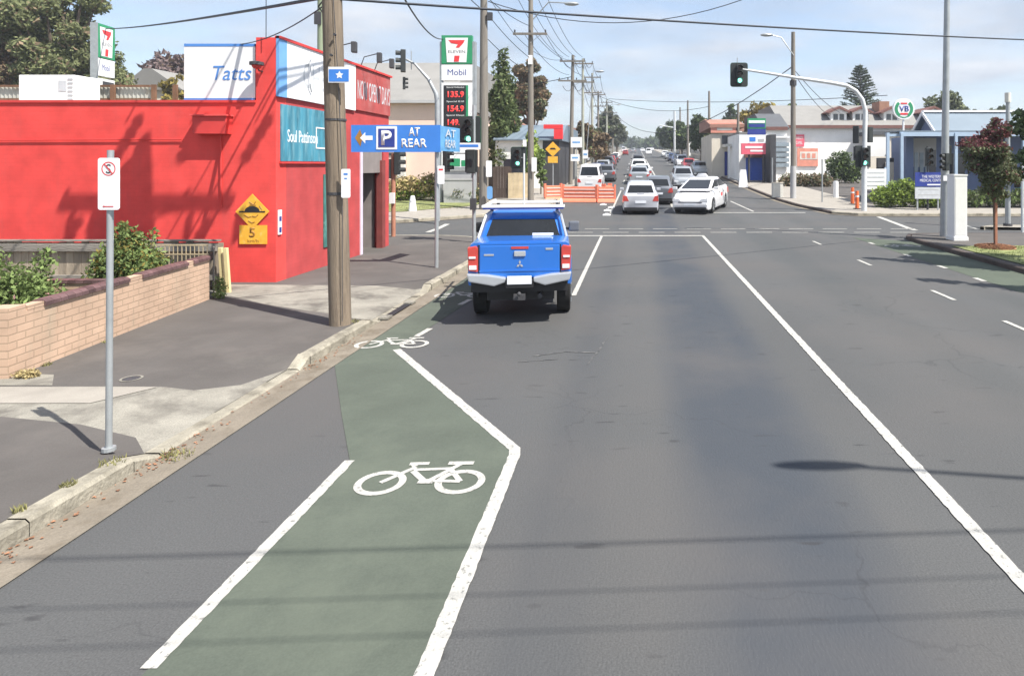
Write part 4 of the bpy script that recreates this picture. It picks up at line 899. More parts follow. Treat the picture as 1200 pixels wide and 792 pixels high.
# columns and poles on the left
P2 = util_pole('power_pole', 'wooden pole left of the far cypress with a white plate, second from the shop', gx(567, 31.2), 31.2, 11.8, .215, 'pole_wood_grey', arms=((11.2, -1.2, 1.2),), z0=prof(31.2) + .1)
MB().bx(.2, .45, -.22, -.05, gz(7, 31) - 1.0, gz(-2, 31) - 1.0).build('fuse_box', 'dark_grey', P2)
t = MB().prism(rounded(.28, .78, .04), 'xz', -.02, 0).build('pole_plate', 'sign_white', loc=(gx(573, 30.9), 30.9, gz(198, 30.9)), label='tall white plate on the pole left of the far cypress', cat='sign')
t = MB().prism(rounded(.26, .62, .1), 'xz', -.03, 0).build('pole_sign', 'pale_blue_edge', loc=(gx(574, 30.8), 30.8, gz(226, 30.8)), label='small pale blue plate low on the pole left of the far cypress', cat='sign')
P3 = util_pole('power_pole', 'wooden pole with one crossarm right of the tan fence, third from the shop', gx(622, 35.7), 35.7, 12.2, .165, 'pole_wood_grey', arms=((gz(43, 35.7) - prof(35.7), -.95, .95),), z0=prof(35.7) + .1)
t = MB().prism(rounded(.28, .78, .04), 'xz', -.02, 0).build('pole_plate', 'sign_white', loc=(gx(626, 35.4), 35.4, gz(193, 35.4)), label='tall white plate on the third pole from the shop', cat='sign')
MB().bx(-.12, .12, -.2, -.16, gz(72, 35.7) - prof(35.7) - .3, gz(72, 35.7) - prof(35.7) + .2).build('label_plate', 'sign_white', P3)
def lamp(poleobj, x0, z0_, px, py, D, nm='lamp_arm'):
    bx0 = poleobj.location
    MB().tube([(0, 0, z0_), (x0 * .5, 0, gz(py, D) - bx0.z + .1), (gx(px, D) - bx0.x - .3, 0, gz(py, D) - bx0.z + .05)], .035, 6).build('lamp_arm', 'galv', poleobj, smooth=True)
    MB().ball((0, 0, 0), 1, sc=(.42, .17, .11), seg=10, rings=6).build('lamp_head', 'galv', poleobj, smooth=True).location = (gx(px, D) - bx0.x, 0, gz(py, D) - bx0.z)
lamp(P3, 2, 10.0, 670, 5, 35.7)
left = []
spec_ = [(668.5, 50, 65, .16, 'pole_wood_grey', 'leaning wooden pole with two crossarms behind the orange barriers', 671.5), (683, 60, 69, .14, 'pole_concrete', 'pale concrete pole just right of the leaning wooden pole', 683), (694, 72, 86, .15, 'pole_concrete', 'second pale concrete pole right of the leaning wooden pole', 694),
         (701, 86, 107, .15, 'pole_wood_grey', 'far wooden pole above the parked blue car', 701), (711, 110, 117, .17, 'pole_concrete', 'slim far pole beside the bare autumn trees', 711), (718, 140, 130, .18, 'pole_wood_grey', 'far pole just right of the bare autumn trees', 718), (724, 180, 140, .2, 'pole_wood_grey', 'farthest visible pole on the left of the road', 724)]
for px, D, top, r, m, lb, ptop in spec_:
    zb = prof(D) + .1; h = gz(top, D) - zb; left.append(util_pole('power_pole', lb, gx(px, D), D, h, r, m, arms=((h - .5, -1.0, 1.0), (h * .80, -1.1, 1.1)), lean=gx(ptop, D) - gx(px, D), z0=zb, group='power poles on the left side of the road'))
lamp(left[1], 2, left[1].children[0].dimensions.z - 2.2, 703, 84, 60); lamp(left[4], 2, 9.5, 725, 123, 110)
right = []
for px, D, top, r, m, lb, pb in ((929.5, 37.4, 38, .155, 'pole_wood_grey', 'wooden pole with a lamp arm in front of the white hotel', 929), (865, 56.7, 122, .14, 'pole_wood_grey', 'short wooden pole beside the blue and green sign', 865), (831, 79, 107, .17, 'pole_wood_grey', 'wooden pole among the dark trees on the right', 831), (806, 112, 118, .2, 'pole_wood_grey', 'second wooden pole among the dark trees on the right', 806), (797, 132, 126, .2, 'pole_wood_grey', 'farthest wooden pole on the right of the road', 797)):
    zb = prof(D) + .1; right.append(util_pole('power_pole', lb, gx(px, D), D, gz(top, D) - zb, r, m, arms=(), z0=zb, group='power poles on the right side of the road'))
MB().tube([(0, -.12, gz(56, 37.4) - 1.0), (gx(915, 37.4) - gx(929.5, 37.4), -.12, gz(45, 37.4) - .5), (gx(905, 37.4) - gx(929.5, 37.4), -.12, gz(42.5, 37.4) - .5)], .03, 6).build('lamp_arm', 'galv', right[0], smooth=True)
MB().ball((0, 0, 0), 1, sc=(.38, .15, .10), seg=10, rings=6).build('lamp_head', 'galv', right[0], smooth=True).location = (gx(898, 37.4) - gx(929.5, 37.4), -.12, gz(42, 37.4) - .5)
MB().tube([(0, 0, 6.6), (0, -.01, 6.9)], .2, 8).build('cable_box', 'dark_grey', right[0]); MB().tube([(0, 0, 0), (0, 0, 1.9)], .175, 16).build('base_sleeve', 'wall_grey', right[0], smooth=True)
D = 95; x = gx(755, D); zb = prof(D) + .1
t = thing('street_lamp', 'pale street lamp column with an arm reaching over the far road', 'street lamp', (gx(755, D) , D, zb))
t.location.x = gx(756, D); post(t, [(0, 0, 0), (0, 0, gz(130, D) - zb)], .16); post(t, [(0, 0, gz(150, D) - zb), (gx(771, D) - gx(789, D), 0, gz(147, D) - zb)], .08, nm='arm')
t.location.x = gx(790.5, D)
D = 24.8; x = gx(1181, D)
t = thing('median_pole', 'slim grey signal pole on the side street median at the right edge', 'pole', (x, D, FZ))
post(t, [(0, 0, 0), (0, 0, gz(116, D) - FZ)], [.10, .07], 'galv'); MB().tube([(0, 0, gz(120, D) - FZ), (0, 0, gz(109, D) - FZ)], .11, 10).build('cap', 'off_white', t)
signal_head(t, (.25, -.2, gz(210, D) - FZ), rz=R(-20), board=False, lit=9, scale=.7); MB().prism(rounded(.4, .5, .1), 'xz', -.2, -.19).build('sign_plate', 'teal_film', t).location = (.35, 0, gz(213, D) - FZ)
MB().tube([(0, 0, 0), (0, 0, .1)], .16, 12).build('base_collar', 'dark_grey', t)
t = thing('keep_left_post', 'thin pale post at the far right edge of the median', 'post', (gx(1198, 23.6), 23.6, 0)); post(t, [(0, 0, 0), (0, 0, 3.0)], .045, 'pole_white')

# ------------------------------------------------------------------ wires
p1 = lambda z: (-4.42 - .30 * z / 12.3, 9.45, z)
wire('thick black cable crossing the whole road from the near wooden pole to the right edge', p1(4.95), (gx(1330, 22.5), 22.5, gz(51, 22.5)), .10, .021)
wire('dark cable from the near wooden pole to the left fuel price pylon', p1(4.98), (gx(124, 40), 40, gz(34, 40)), .12, .03)
wire('thin cable from the near wooden pole down to the shop roof sign', p1(4.9), (gx(283, 13.0), 13.0, gz(52, 13.0)), .12, .010)
wire('thin vertical service cable above the corner of the red shop', (gx(314, 12.9), 12.85, 9.5), (gx(313.5, 12.9), 12.85, 5.02), 0, .008)
wire('dark cable descending to the left corner of the tall fuel sign', (-4.7, 9.55, 7.6), (gx(519, 34.8), 34.8, gz(46, 34.8)), .9, .028)
for k, xx in enumerate((-1.2, .12, 1.42)):
    wire('%s high wire from the left between the first two poles on the left' % ORD[k], (-4.7 + xx, 10.1, 10.88), (gx(567, 31) - 1 + k, 31.1, 12.1), .5, .02, 'high wires between the first two poles'); wire('%s high wire from the left running back beside the camera' % ORD[k], (-4.7 + xx, 9.0, 10.88), (-4.7 + xx, -30, 11.4), .8, .02, 'high wires beside the camera')
wire('black cable from the near wooden pole past the fuel sign to the second pole', (-4.65, 9.6, 8.4), (gx(567, 31.2), 31, gz(12, 31)), .5, .02)
wire('thin cable from above the second pole to the crossarm of the third pole', (-4.65, 9.6, 9.2), (gx(605, 35.7), 35.6, gz(43, 35.7)), .3, .014)
for k, (za, zb2) in enumerate(((10.6, 10.2), (9.8, 8.4), (8.6, 7.6))):
    wire('%s wire down of three between the second and third poles' % ORD[k], (gx(567, 31.2) + .2, 31.2, za), (gx(622, 35.7), 35.7, zb2), .15, .018, 'wires between the second and third poles')
for k, dx in enumerate((-.85, -.3, .3, .85)):
    wire('%s of four wires dropping from the third pole crossarm to the leaning pole' % ORD[k], (gx(622, 35.7) + dx, 35.6, gz(42, 35.7)), (gx(671, 50) + dx * .9, 50, gz(88 if k % 2 else 70, 50)), .5, .016, 'wires from the third pole to the leaning pole')
    wire('%s of four high wires above the crossarm of the third pole' % ORD[k], (gx(622, 35.7) + dx, 35.6, 12.0), (gx(671, 50) + dx * .9, 50, gz(67, 50)), .6, .016, 'wires from the third pole to the leaning pole')
prev = [(gx(s_[6], s_[1]), s_[1], gz(s_[2], s_[1])) for s_ in spec_]
for i in range(len(prev) - 1):
    for q, dx in enumerate((-.8, .1, .9)):
        a, b = prev[i], prev[i + 1]
        wire('%s upper wire from the left in the %s span beyond the leaning pole' % (ORD[q], ORD[i]), (a[0] + dx, a[1], a[2] - .4), (b[0] + dx, b[1], b[2] - .4), .5, .022, 'wires between the far left poles')
        wire('%s lower wire from the left in the %s span beyond the leaning pole' % (ORD[q], ORD[i]), (a[0] + dx, a[1], a[2] - 2.4), (b[0] + dx, b[1], b[2] - 2.2), .6, .022, 'wires between the far left poles')
wire('long sagging wire across the top of the sky from the second pole', (gx(572, 31), 31, gz(2, 31)), (gx(905, 31), 31, gz(-14, 31)), 1.35, .022)
wire('drooping wire from the hotel front pole down to the far left poles', (gx(929, 37.4), 37.4, gz(78, 37.4)), (gx(711, 110), 110, gz(122, 110)), 4.4, .03)
wire('thin wire across the far road, upper of two', (gx(713, 110), 110, gz(116, 110)), (gx(1040, 60), 60, gz(112, 60)), .6, .035)
wire('thin wire across the far road, lower of two', (gx(700, 86), 86, gz(112, 86)), (gx(831, 79), 79, gz(125, 79)), 1.2, .03)
wire('upper wire slanting from the hotel front pole to the hotel roof', (gx(929, 37.4), 37.4, gz(80, 37.4)), (gx(984, 60), 60, gz(132, 60)), .3, .022)
wire('lower wire slanting from the hotel front pole to the hotel roof', (gx(929, 37.4), 37.4, gz(84, 37.4)), (gx(972, 60), 60, gz(136, 60)), .3, .022)
wire('wire from the leaning pole across to the left trees', (gx(671, 50), 50, gz(90, 50)), (gx(520, 60), 60, gz(104, 60)), .4, .03)
# ------------------------------------------------------------------ fuel station signs and building
def seven_panel(t, w, z0, z1, y=-.0, nm='logo_panel'):
    p = MB().bx(-w / 2, w / 2, y - .30, y, z0, z1).build(nm, 'sign_green', t)
    h = z1 - z0; a = w * .37
    MB().prism([(-a, z1 - h * .09), (a, z1 - h * .09), (a * .86, z0 + h * .05), (-a * .86, z0 + h * .05)], 'xz', y - .315, y - .302).build('white_field', 'sign_white', p)
    q = lambda u, v: (u * w, z0 + v * h)
    MB().prism([q(-.27, .83), q(.27, .83), q(.22, .72), q(.08, .56), q(-.03, .56), q(.04, .68), q(-.18, .72)], 'xz', y - .325, y - .316).build('red_numeral', 'sign_red', p)
    MB().prism([q(-.07, .28), q(.10, .28), q(.07, .07), q(-.09, .07)], 'xz', y - .325, y - .316).build('red_stem', 'sign_red', p)
    text_mesh('lettering', 'ELEVEN', h * .10, 'dark_grey', p, (0, y - .318, z0 + h * .42), width=w * .56)
    return p
D = 35.0; x = gx(537, D); zb = prof(D) + .1
t = thing('fuel_price_sign', 'tall fuel station price pylon with red price digits beside the wooden pole', 'price sign', (x, D, zb))
W_ = 38 / 750 * D
def Z(py): return gz(py, D) - zb
seven_panel(t, W_ * .93, Z(76), Z(43))
MB().bx(-W_ * .53, -W_ * .47, -.25, .1, 0, Z(50)).bx(W_ * .47, W_ * .56, -.25, .1, 0, Z(50)).build('side_frame', 'galv', t)
p = MB().bx(-W_ * .47, W_ * .47, -.28, 0, Z(95), Z(77)).build('brand_panel', 'sign_white', t)
text_mesh('lettering', 'Mobil', .32, 'sign_dark_blue', p, (0, -.285, Z(86)), width=1.0)
p = MB().bx(-W_ * .47, W_ * .47, -.28, 0, Z(200), Z(98)).build('price_panel', 'sign_white', t)
MB().bx(-W_ * .40, W_ * .28, -.295, -.281, Z(172), Z(101)).build('display', 'black', p); MB().bx(W_ * .281, W_ * .35, -.295, -.281, Z(141), Z(101)).build('green_strip', 'sign_green', p)
for py, a_, b_2 in ((103.5, 'Special Unleaded', '135.9'), (120, 'Special E10', '154.9'), (136, 'Special Diesel', '149.9')):
    text_mesh('lettering', a_, .11, 'sign_white', p, (-.08, -.300, Z(py)), width=.95); text_mesh('price_digits', b_2, .33, 'led_red', p, (-.05, -.300, Z(py + 8)), width=.88, bold=.02)
MB().bx(-W_ * .42, W_ * .40, -.295, -.281, Z(199), Z(196)).build('trim', 'galv', p); MB().bx(-W_ * .30, W_ * .10, -.295, -.281, Z(195), Z(186)).bx(W_ * .14, W_ * .36, -.295, -.281, Z(195), Z(188)).build('green_band', 'sign_green', p)
MB().bx(-W_ * .45, W_ * .45, -.2, 0, 0, Z(200)).build('base', 'wall_grey', t)
D = 40.0; x = gx(118.5, D); zb = prof(D) + .1
t = thing('fuel_brand_sign', 'narrow fuel station pylon beside the big pine, seen past the air conditioner', 'sign', (x, D, zb), rz=R(98))
W_ = 1.6
seven_panel(t, W_, Z(69), Z(30)); p = MB().bx(-W_ * .5, W_ * .5, -.28, 0, Z(90), Z(70)).build('brand_panel', 'sign_white', t); text_mesh('lettering', 'Mobil', .36, 'sign_dark_blue', p, (0, -.285, Z(80)), width=.7)
p = MB().bx(-W_ * .5, W_ * .5, -.28, 0, Z(118), Z(93)).build('price_panel', 'sign_white', t); MB().bx(-W_ * .2, W_ * .45, -.29, -.281, Z(110), Z(96)).build('display', 'dark_grey', p)
MB().bx(-W_ * .56, -W_ * .501, -.33, .05, 0, Z(30)).build('side_frame', 'galv', t)
# peach building
D = 42.0; zb = prof(D)
t = thing('service_station_building', 'peach walled building with a pale metal roof beyond the red shop', 'building', (gx(515, D), D, zb))
x0 = gx(300, D) - t.location.x; x1 = gx(521, D) - t.location.x
MB().bx(x0, x1, 0, 14, 0, Z(118)).build('wall', 'peach', t)
mb = MB(); zt, ze = gz(74, D + 6) - zb, Z(118)
mb.prism([(-.3, ze), (6, zt), (14.3, zt), (14.3, ze - .2), (-.3, ze - .15)], 'yz', x0 - .3, x1 + .3); mb.build('roof', 'roof_grey', t)
MB().bx(x0 - .3, x1 + .3, -.42, -.30, ze - .2, ze).build('gutter', 'wall_grey', t)
mb = MB()
mb.bx(-3.2, -2.2, -.03, -.002, 3.0, 3.2); mb.build('vent', 'wall_grey', t)
MB().bx(gx(468, D) - t.location.x, gx(476, D) - t.location.x, -.35, -.05, Z(209), Z(178)).build('downpipe', 'off_white', t)
MB().bx(x0, x1, -.04, -.002, 0, .9).build('base_course', 'brown_trim', t)
mb = MB()
for k in range(4): mb.bx(gx(452, D) - t.location.x, gx(467, D) - t.location.x, -.06, -.01, Z(205) + k * .42, Z(205) + k * .42 + .2)
mb.build('louvre', 'dark_grey', t)
# hedge and garden in front
bush('hedge_mound', 'large tan and green clipped mound of shrubs on the far left corner lawn', gx(505, 36), 36, prof(36) + .1, [(-1.3, 0, .7, 1.3, .7, .75), (.2, 0, .85, 1.3, .8, .75), (1.6, 0, .65, 1.2, .8, .65), (-2.1, -.2, .4, .7, .5, .45)], 6500, .10, ['leaf_hedge_dry', 'leaf_bright'], 31, lambda p, r: 1 if (p.z < .55 and r.random() < .7) or r.random() < .12 else 0)
bush('hedge_mound', 'smaller olive shrub mound left of the pickup mirror on the far corner', gx(548, 34.4), 34.8, prof(36) + .1, [(-.5, 0, .45, .8, .5, .5), (.5, 0, .35, .7, .5, .4)], 2200, .09, ['leaf_olive', 'leaf_hedge_dry'], 32, lambda p, r: 1 if r.random() < .25 else 0)
t = thing('bollard', 'small white tapered bollard on the far left corner lawn', 'bollard', (gx(483.5, 30.4), 30.4, prof(30.4) + .12))
MB().tube([(0, 0, 0), (0, 0, .25), (0, 0, .6), (0, 0, .72)], [.2, .17, .12, .09], 10).build('post', 'sign_white', t, smooth=True); MB().tube([(0, 0, .45), (0, 0, .5)], .15, 10).build('band', 'faint_letter', t)
# low wall under the price sign, fences
t = MB().bx(0, gx(553, 34.4) - gx(520, 34.4), 0, .12, 0, 1.25).bx(-.03, gx(553, 34.4) - gx(520, 34.4) + .03, -.03, .15, 1.25, 1.35).build('screen_wall', 'wall_grey', loc=(gx(520, 34.4), 34.4, prof(34.4) + .1), label='pale grey low screen wall under the fuel price sign', cat='wall')
def pal_fence(name, label, xa, ya, xb, yb2, h, m, rm, w=.16):
    L_ = math.hypot(xb - xa, yb2 - ya); t = thing(name, label, 'fence', (xa, ya, prof(ya) + .08), math.atan2(yb2 - ya, xb - xa)); mb = MB(); q = 0; dz = prof(yb2) - prof(ya)
    while q < L_: zq = dz * q / L_; mb.bx(q, q + w - .008, 0, .02, zq - .1, zq + h + rnd.uniform(-.015, .015)); q += w
    mb.build('palings', m, t); mb = MB(); q = 0
    while q < L_: zq = dz * q / L_; mb.bx(q, q + .1, .021, .12, zq, zq + h - .1); q += 2.4
    mb.build('post', rm, t); return t
pal_fence('paling_fence', 'dark brown paling fence behind the second wooden pole', gx(558, 37.5), 37.5, gx(597, 37.5), 37.5, gz(195, 37.5) - prof(37.5) - .1, 'fence_dark', 'fence_dark')
pal_fence('paling_fence', 'tan timber fence behind the far left green signal', gx(597, 37.8), 37.4, gx(622, 37.8), 37.9, gz(202, 37.8) - prof(37.8) - .1, 'fence_tan', 'fence_rail', .3)
D = 46
t = thing('side_wall', 'dark grey side wall of the shop behind the yellow hump sign', 'building', (gx(636, D), D, prof(D) + .1))
MB().bx(0, gx(655, D) - gx(636, D), 0, 12, 0, gz(165, D) - prof(D)).build('wall', 'dark_grey', t)
zt = gz(165, D) - prof(D)
MB().prism([(-.3, zt), (3.0, zt + 1.2), (12.3, zt + 1.2), (12.3, zt), (-.3, zt - .1)], 'yz', -3.5, 1.4).build('roof', 'roof_blue', t); MB().bx(-3.4, 0, .02, 12, 0, zt - .1).build('wall', 'wall_white', t)
MB().bx(gx(650, D) - gx(636, D), gx(659.9, D) - gx(636, D), -.45, -.01, gz(165, D) - prof(D), gz(153.3, D) - prof(D)).build('sign_panel', 'sign_red', t)
MB().bx(gx(638, D) - gx(636, D), gx(659.9, D) - gx(636, D), -.45, -.01, gz(153, D) - prof(D), gz(148.2, D) - prof(D)).build('fascia', 'sign_red', t)
MB().bx(-2.8, -1.4, -.02, .015, .9, 2.1).build('window', 'window_dark', t)
# yellow hump sign far left
D = 39; t = thing('warning_sign', 'yellow diamond sign over a yellow square plate on a pole by the far left footpath', 'warning sign', (gx(648, D), D, prof(D) + .1)); zb = prof(D) + .1
post(t, [(0, 0, 0), (0, 0, gz(168, D) - zb)], .035, 'galv'); zc = gz(175, D) - zb
MB().prism([(0, .46), (.46, 0), (0, -.46), (-.46, 0)], 'xz', -.07, -.05).build('plate', 'sign_yellow', t).location.z = zc
MB().prism([(-.2, -.02), (.2, -.02), (.12, .08), (-.12, .08)], 'xz', -.08, -.071).build('hump_symbol', 'black', t).location.z = zc
MB().bx(-.3, .3, -.07, -.05, gz(191, D) - zb, gz(183.5, D) - zb).build('speed_plate', 'sign_yellow', t)
# white shop signs on the left
for px, py0, py1, D, w, lb in ((675.5, 161, 173, 47, 13, 'white rectangular shop sign above the parked white van'), (674, 181, 189, 46, 10, 'small pale blue shop sign below the white one'), (686, 176, 186, 52, 6, 'small white plate on the pale concrete pole')):
    zb = prof(D) + .1; t = thing('shop_sign', lb, 'sign', (gx(px, D), D, zb)); ww = w / 750 * D
    MB().bx(-ww / 2, ww / 2, -.06, .06, gz(py1, D) - zb, gz(py0, D) - zb).build('panel', 'sign_white', t); MB().bx(-ww * .35, ww * .35, -.07, -.061, gz((py0 + py1) / 2 + 1, D) - zb, gz((py0 + py1) / 2 - 1, D) - zb).build('print', 'pale_blue_edge', t); post(t, [(0, .0, 0), (0, .0, gz(py1, D) - zb)], .04, 'galv')
# orange barriers
def barrier(label, x, y, rz, w=1.95):
    t = thing('safety_barrier', label, 'barrier', (x, y, prof(y) + .01), rz, 'orange barriers on the far left lane')
    mb = MB(); mb.prism([(-.28, 0), (.28, 0), (.22, .12), (.10, .2), (.09, .86), (-.09, .86), (-.10, .2), (-.22, .12)], 'yz', 0, w); mb.build('body', 'barrier_orange', t, bevel=.015)
    mb = MB()
    for z in (.32, .52, .72): mb.bx(.08, w - .08, -.125, -.098, z - .035, z + .03)
    mb.build('rib', 'barrier_white', t)
    mb = MB().bx(-.04, .06, -.12, .12, .2, .98).bx(w - .06, w + .04, -.12, .12, .2, .98); mb.build('end_post', 'barrier_orange', t); return t
barrier('left orange plastic barrier in front of the parked white van', gx(659, 36), 36.4, R(-8)); barrier('right orange plastic barrier in front of the parked white van', gx(659, 36) + 1.97, 36.1, R(1), 1.0)
barrier('orange plastic barrier at the back of the enclosure beside the parked white van', gx(708, 37.5), 37.0, R(75), 1.2); barrier('orange plastic barrier standing on the far left footpath', gx(656, 37) - .9, 37.2, R(25), 1.0)
for px, D in ((707, 34.5), (712, 31.5), (711, 29.6), (716.5, 33)):
    t = MB().box((0, 0, .02), (.35, .45, .04)).box((0, 0, .06), (.16, .2, .05)).build('rubber_block', 'sign_white', loc=(gx(px, D), D, prof(D) + .004), label='small white block on the road, %s counting from the camera, before the orange barriers' % {29.6: 'first', 31.5: 'second', 33: 'third', 34.5: 'fourth'}[D], cat='road marker', group='white blocks on the intersection')

# ------------------------------------------------------------------ right side buildings
D = 60.0; zb = prof(D)
t = thing('hotel_building', 'long white rendered hotel with a grey hipped roof and dormers', 'building', (gx(920, D), D, zb))
X = lambda px, d=60.0: gx(px, d) - t.location.x
MB().bx(0, X(1076), 0, 16, 0, Z(147)).build('wall', 'wall_white', t)
ze = Z(147); zt = gz(124, D + 5) - zb
mb = MB(); mb.prism([(-.45, ze - .05), (5, zt), (11, zt), (16.5, ze - .05)], 'yz', -.4, X(1090)); rf = mb.build('roof', 'roof_grey', t)
MB().bx(-.45, X(1090), -.5, -.452, ze - .30, ze - .02).build('fascia', 'brown_trim', t)
for px in (980.5, 1006, 1042, 1090):
    xa = X(px, 61.5); zd = gz(137.5, 61.5) - zb; h = .95; w2 = .75
    dm = MB().bx(xa - w2, xa + w2, .9, 4, zd - .45, zd + h * .5).build('dormer', 'wall_white', t)
    MB().prism([(xa - w2 - .45, zd + h * .42), (xa, zd + h * 1.05), (xa + w2 + .45, zd + h * .42), (xa + w2 + .3, zd + h * .30), (xa, zd + h * .80), (xa - w2 - .3, zd + h * .30)], 'xz', .55, 4.5).build('dormer_roof', 'brown_trim', dm)
    MB().prism([(xa - w2 - .2, zd + h * .36), (xa, zd + h * .86), (xa + w2 + .2, zd + h * .36)], 'xz', .80, .895).build('gable', 'wall_white', dm)
    MB().bx(xa - .5, xa - .08, .86, .898, zd - .30, zd + .25).bx(xa + .08, xa + .5, .86, .898, zd - .30, zd + .25).build('window', 'window_dark', dm)
p = MB().bx(X(930), X(942), -.15, -.02, Z(172), Z(158)).build('sign_panel', 'sign_pinkred', t); text_mesh('lettering', 'THIRSTY', .28, 'sign_white', p, (X(936), -.16, Z(162)), width=.8); text_mesh('lettering', 'CAMEL', .28, 'sign_white', p, (X(936), -.16, Z(167.5)), width=.6)
p = MB().bx(X(934), X(958), -.15, -.02, Z(195), Z(174)).build('sign_panel', 'orange_red', t, label='orange and cream drive through banner'); MB().bx(X(937), X(957.5), -.17, -.151, Z(187), Z(178)).build('print', 'off_white', p); 
for k in range(3): MB().bx(X(939 + 6 * k), X(943 + 6 * k), -.19, -.171, Z(185.5), Z(180)).build('print', 'orange_red', p)
for px in (1000, 1022): w = MB().bx(X(px), X(px + 9), -.05, -.01, Z(196), Z(172)).build('window', 'window_dark', t); MB().bx(X(px) - .1, X(px + 9) + .1, -.1, -.051, Z(196) - .12, Z(196)).build('window_sill', 'off_white', w)
MB().bx(X(1004), X(1052), -3.2, -.02, Z(160), Z(156)).build('awning', 'roof_dark', t); MB().bx(X(1005), X(1048), -3.0, -2.9, .2, Z(160)).build('bar_front', 'wall_cream', t)
MB().bx(X(1040), X(1052), 2, 4, Z(140), Z(124) + .6).build('chimney', 'wall_brick_far', t)
# annexe left of hotel
D = 56.0; zb = prof(D)
t = thing('bottle_shop', 'low white bottle shop with a dark roof and louvred front left of the hotel', 'building', (gx(897, D), D, zb)); X2 = lambda px: gx(px, 56) - t.location.x
MB().bx(0, X2(922), 0, 9, 0, Z(152)).build('wall', 'wall_white', t); MB().prism([(-.3, Z(150)), (3.4, Z(130)), (9.3, Z(130)), (9.3, Z(152)), (-.3, Z(152))], 'yz', -.3, X2(924)).build('roof', 'roof_dark', t); MB().bx(0, X2(922), -.35, -.302, Z(153), Z(149)).build('fascia', 'brown_trim', t)
mb = MB()
for k in range(5): mb.bx(X2(907), X2(924), -.25, -.1, Z(196 - 6 * k), Z(191.5 - 6 * k))
mb.build('louvre', 'window_grey', t); MB().bx(X2(906), X2(907) - .01, -.25, -.02, .2, Z(162)).bx(X2(898), X2(925), -.26, -.02, Z(162) + .01, Z(160)).build('frame', 'sign_white', t); MB().bx(X2(899), X2(905), -.1, -.01, Z(186), Z(165)).build('window', 'window_dark', t)
# painted sign boards
D = 52.0; zb = prof(D) + .1
t = thing('advertising_board', 'stacked roadside advertising boards in green, blue and red above a blue shutter', 'advertising board', (gx(883, D), D, zb)); X3 = lambda px: gx(px, 52) - t.location.x
for a, b, c, dd, m in ((876, 897, 139, 151, 'sign_green'), (876, 897, 151.3, 158, 'sign_dark_blue'), (866, 897, 158.3, 168, 'sign_white'), (868.5, 897, 168.3, 181, 'sign_pinkred')):
    MB().bx(X3(a), X3(b), -.12, .1, Z(dd), Z(c)).build('panel', m, t)
MB().bx(X3(877), X3(896), -.14, -.121, Z(144.5), Z(141.5)).build('stripe', 'sign_white', t); MB().bx(X3(877), X3(896), -.14, -.121, Z(149.5), Z(145.5)).build('stripe', 'sign_dark_blue', t); MB().bx(X3(878), X3(885), -.14, -.121, Z(166), Z(161)).build('print', 'sign_blue', t); MB().bx(X3(888), X3(895), -.14, -.121, Z(166), Z(163)).build('print', 'wall_grey', t)
text_mesh('lettering', 'GLASS', .32, 'sign_white', t, (X3(881), -.13, Z(172)), width=1.2, shear=.3) if False else MB().bx(X3(873), X3(893), -.14, -.125, Z(174), Z(171.5)).build('print', 'sign_white', t); MB().bx(X3(879), X3(894), -.14, -.125, Z(178), Z(176)).build('print', 'sign_white', t)
post(t, [(X3(878), .12, 0), (X3(878), .12, Z(141))], .09, 'dark_grey'); post(t, [(X3(895), .12, 0), (X3(895), .12, Z(141))], .09, 'dark_grey')
D = 55.0; zb = prof(D)
t = thing('workshop_building', 'white workshop with a blue roller shutter behind the advertising boards', 'building', (gx(866, D), D, zb)); X4 = lambda px: gx(px, 55) - t.location.x
MB().bx(0, X4(898.5), 0, 8, 0, Z(157)).build('wall', 'wall_white', t); MB().bx(X4(874), X4(896), -.06, -.01, .15, Z(185)).build('roller_shutter', 'blue_shutter', t); MB().bx(X4(872), X4(897), -.5, -.01, Z(185) + .01, Z(181)).build('awning', 'brown_trim', t); MB().bx(0, X4(898), -.05, 8.1, Z(157), Z(155)).build('roof', 'roof_grey', t)
MB().bx(X4(893), X4(899), -3.5, -.07, 0, Z(160)).build('pillar', 'dark_grey', t, label='dark grey pillar wall')
D = 47; t = thing('noticeboard', 'white leaning A frame board on the far right footpath', 'sign', (gx(871, D), D, prof(D) + .1)); MB().prism([(-.35, 0), (.35, 0), (.2, 1.3), (-.2, 1.3)], 'xz', -.05, 0).build('panel', 'sign_white', t); MB().prism([(-.3, 0), (.3, 0), (.18, 1.28), (-.18, 1.28)], 'xz', .3, .34).build('panel', 'sign_white', t)
# shop with awning, red roof
D = 62.0; zb = prof(D)
t = thing('corner_store', 'low shop with a terracotta roof, faded red sign and posted verandah', 'building', (gx(834, D), D, zb)); X5 = lambda px: gx(px, 62) - t.location.x
MB().bx(0, X5(866), 0, 10, 0, Z(157)).build('wall', 'wall_cream', t); MB().prism([(-.3, Z(146)), (5, Z(136)), (10.3, Z(136)), (10.3, Z(150)), (-.3, Z(150))], 'yz', -.2, X5(872)).build('roof', 'roof_red', t)
MB().bx(-.1, X5(862), -.2, -.01, Z(156), Z(145)).build('sign_panel', 'orange_red', t, label='faded pink red parapet sign'); MB().bx(X5(840), X5(858), -.22, -.201, Z(153), Z(150)).build('print', 'off_white', t)
MB().bx(X5(846), X5(862), -3, -.02, Z(173), Z(170)).build('awning', 'off_white', t); MB().bx(X5(848), X5(850), -3, -2.9, 0, Z(173)).bx(X5(860), X5(863.5), -3.1, -2.5, 0, Z(156)).build('post', 'sign_white', t); MB().bx(X5(849), X5(861), -.1, -.01, .2, Z(178)).build('window', 'sign_dark_blue', t)
MB().bx(X5(846), X5(860), -.1, -.01, Z(169), Z(159)).build('window', 'window_dark', t)

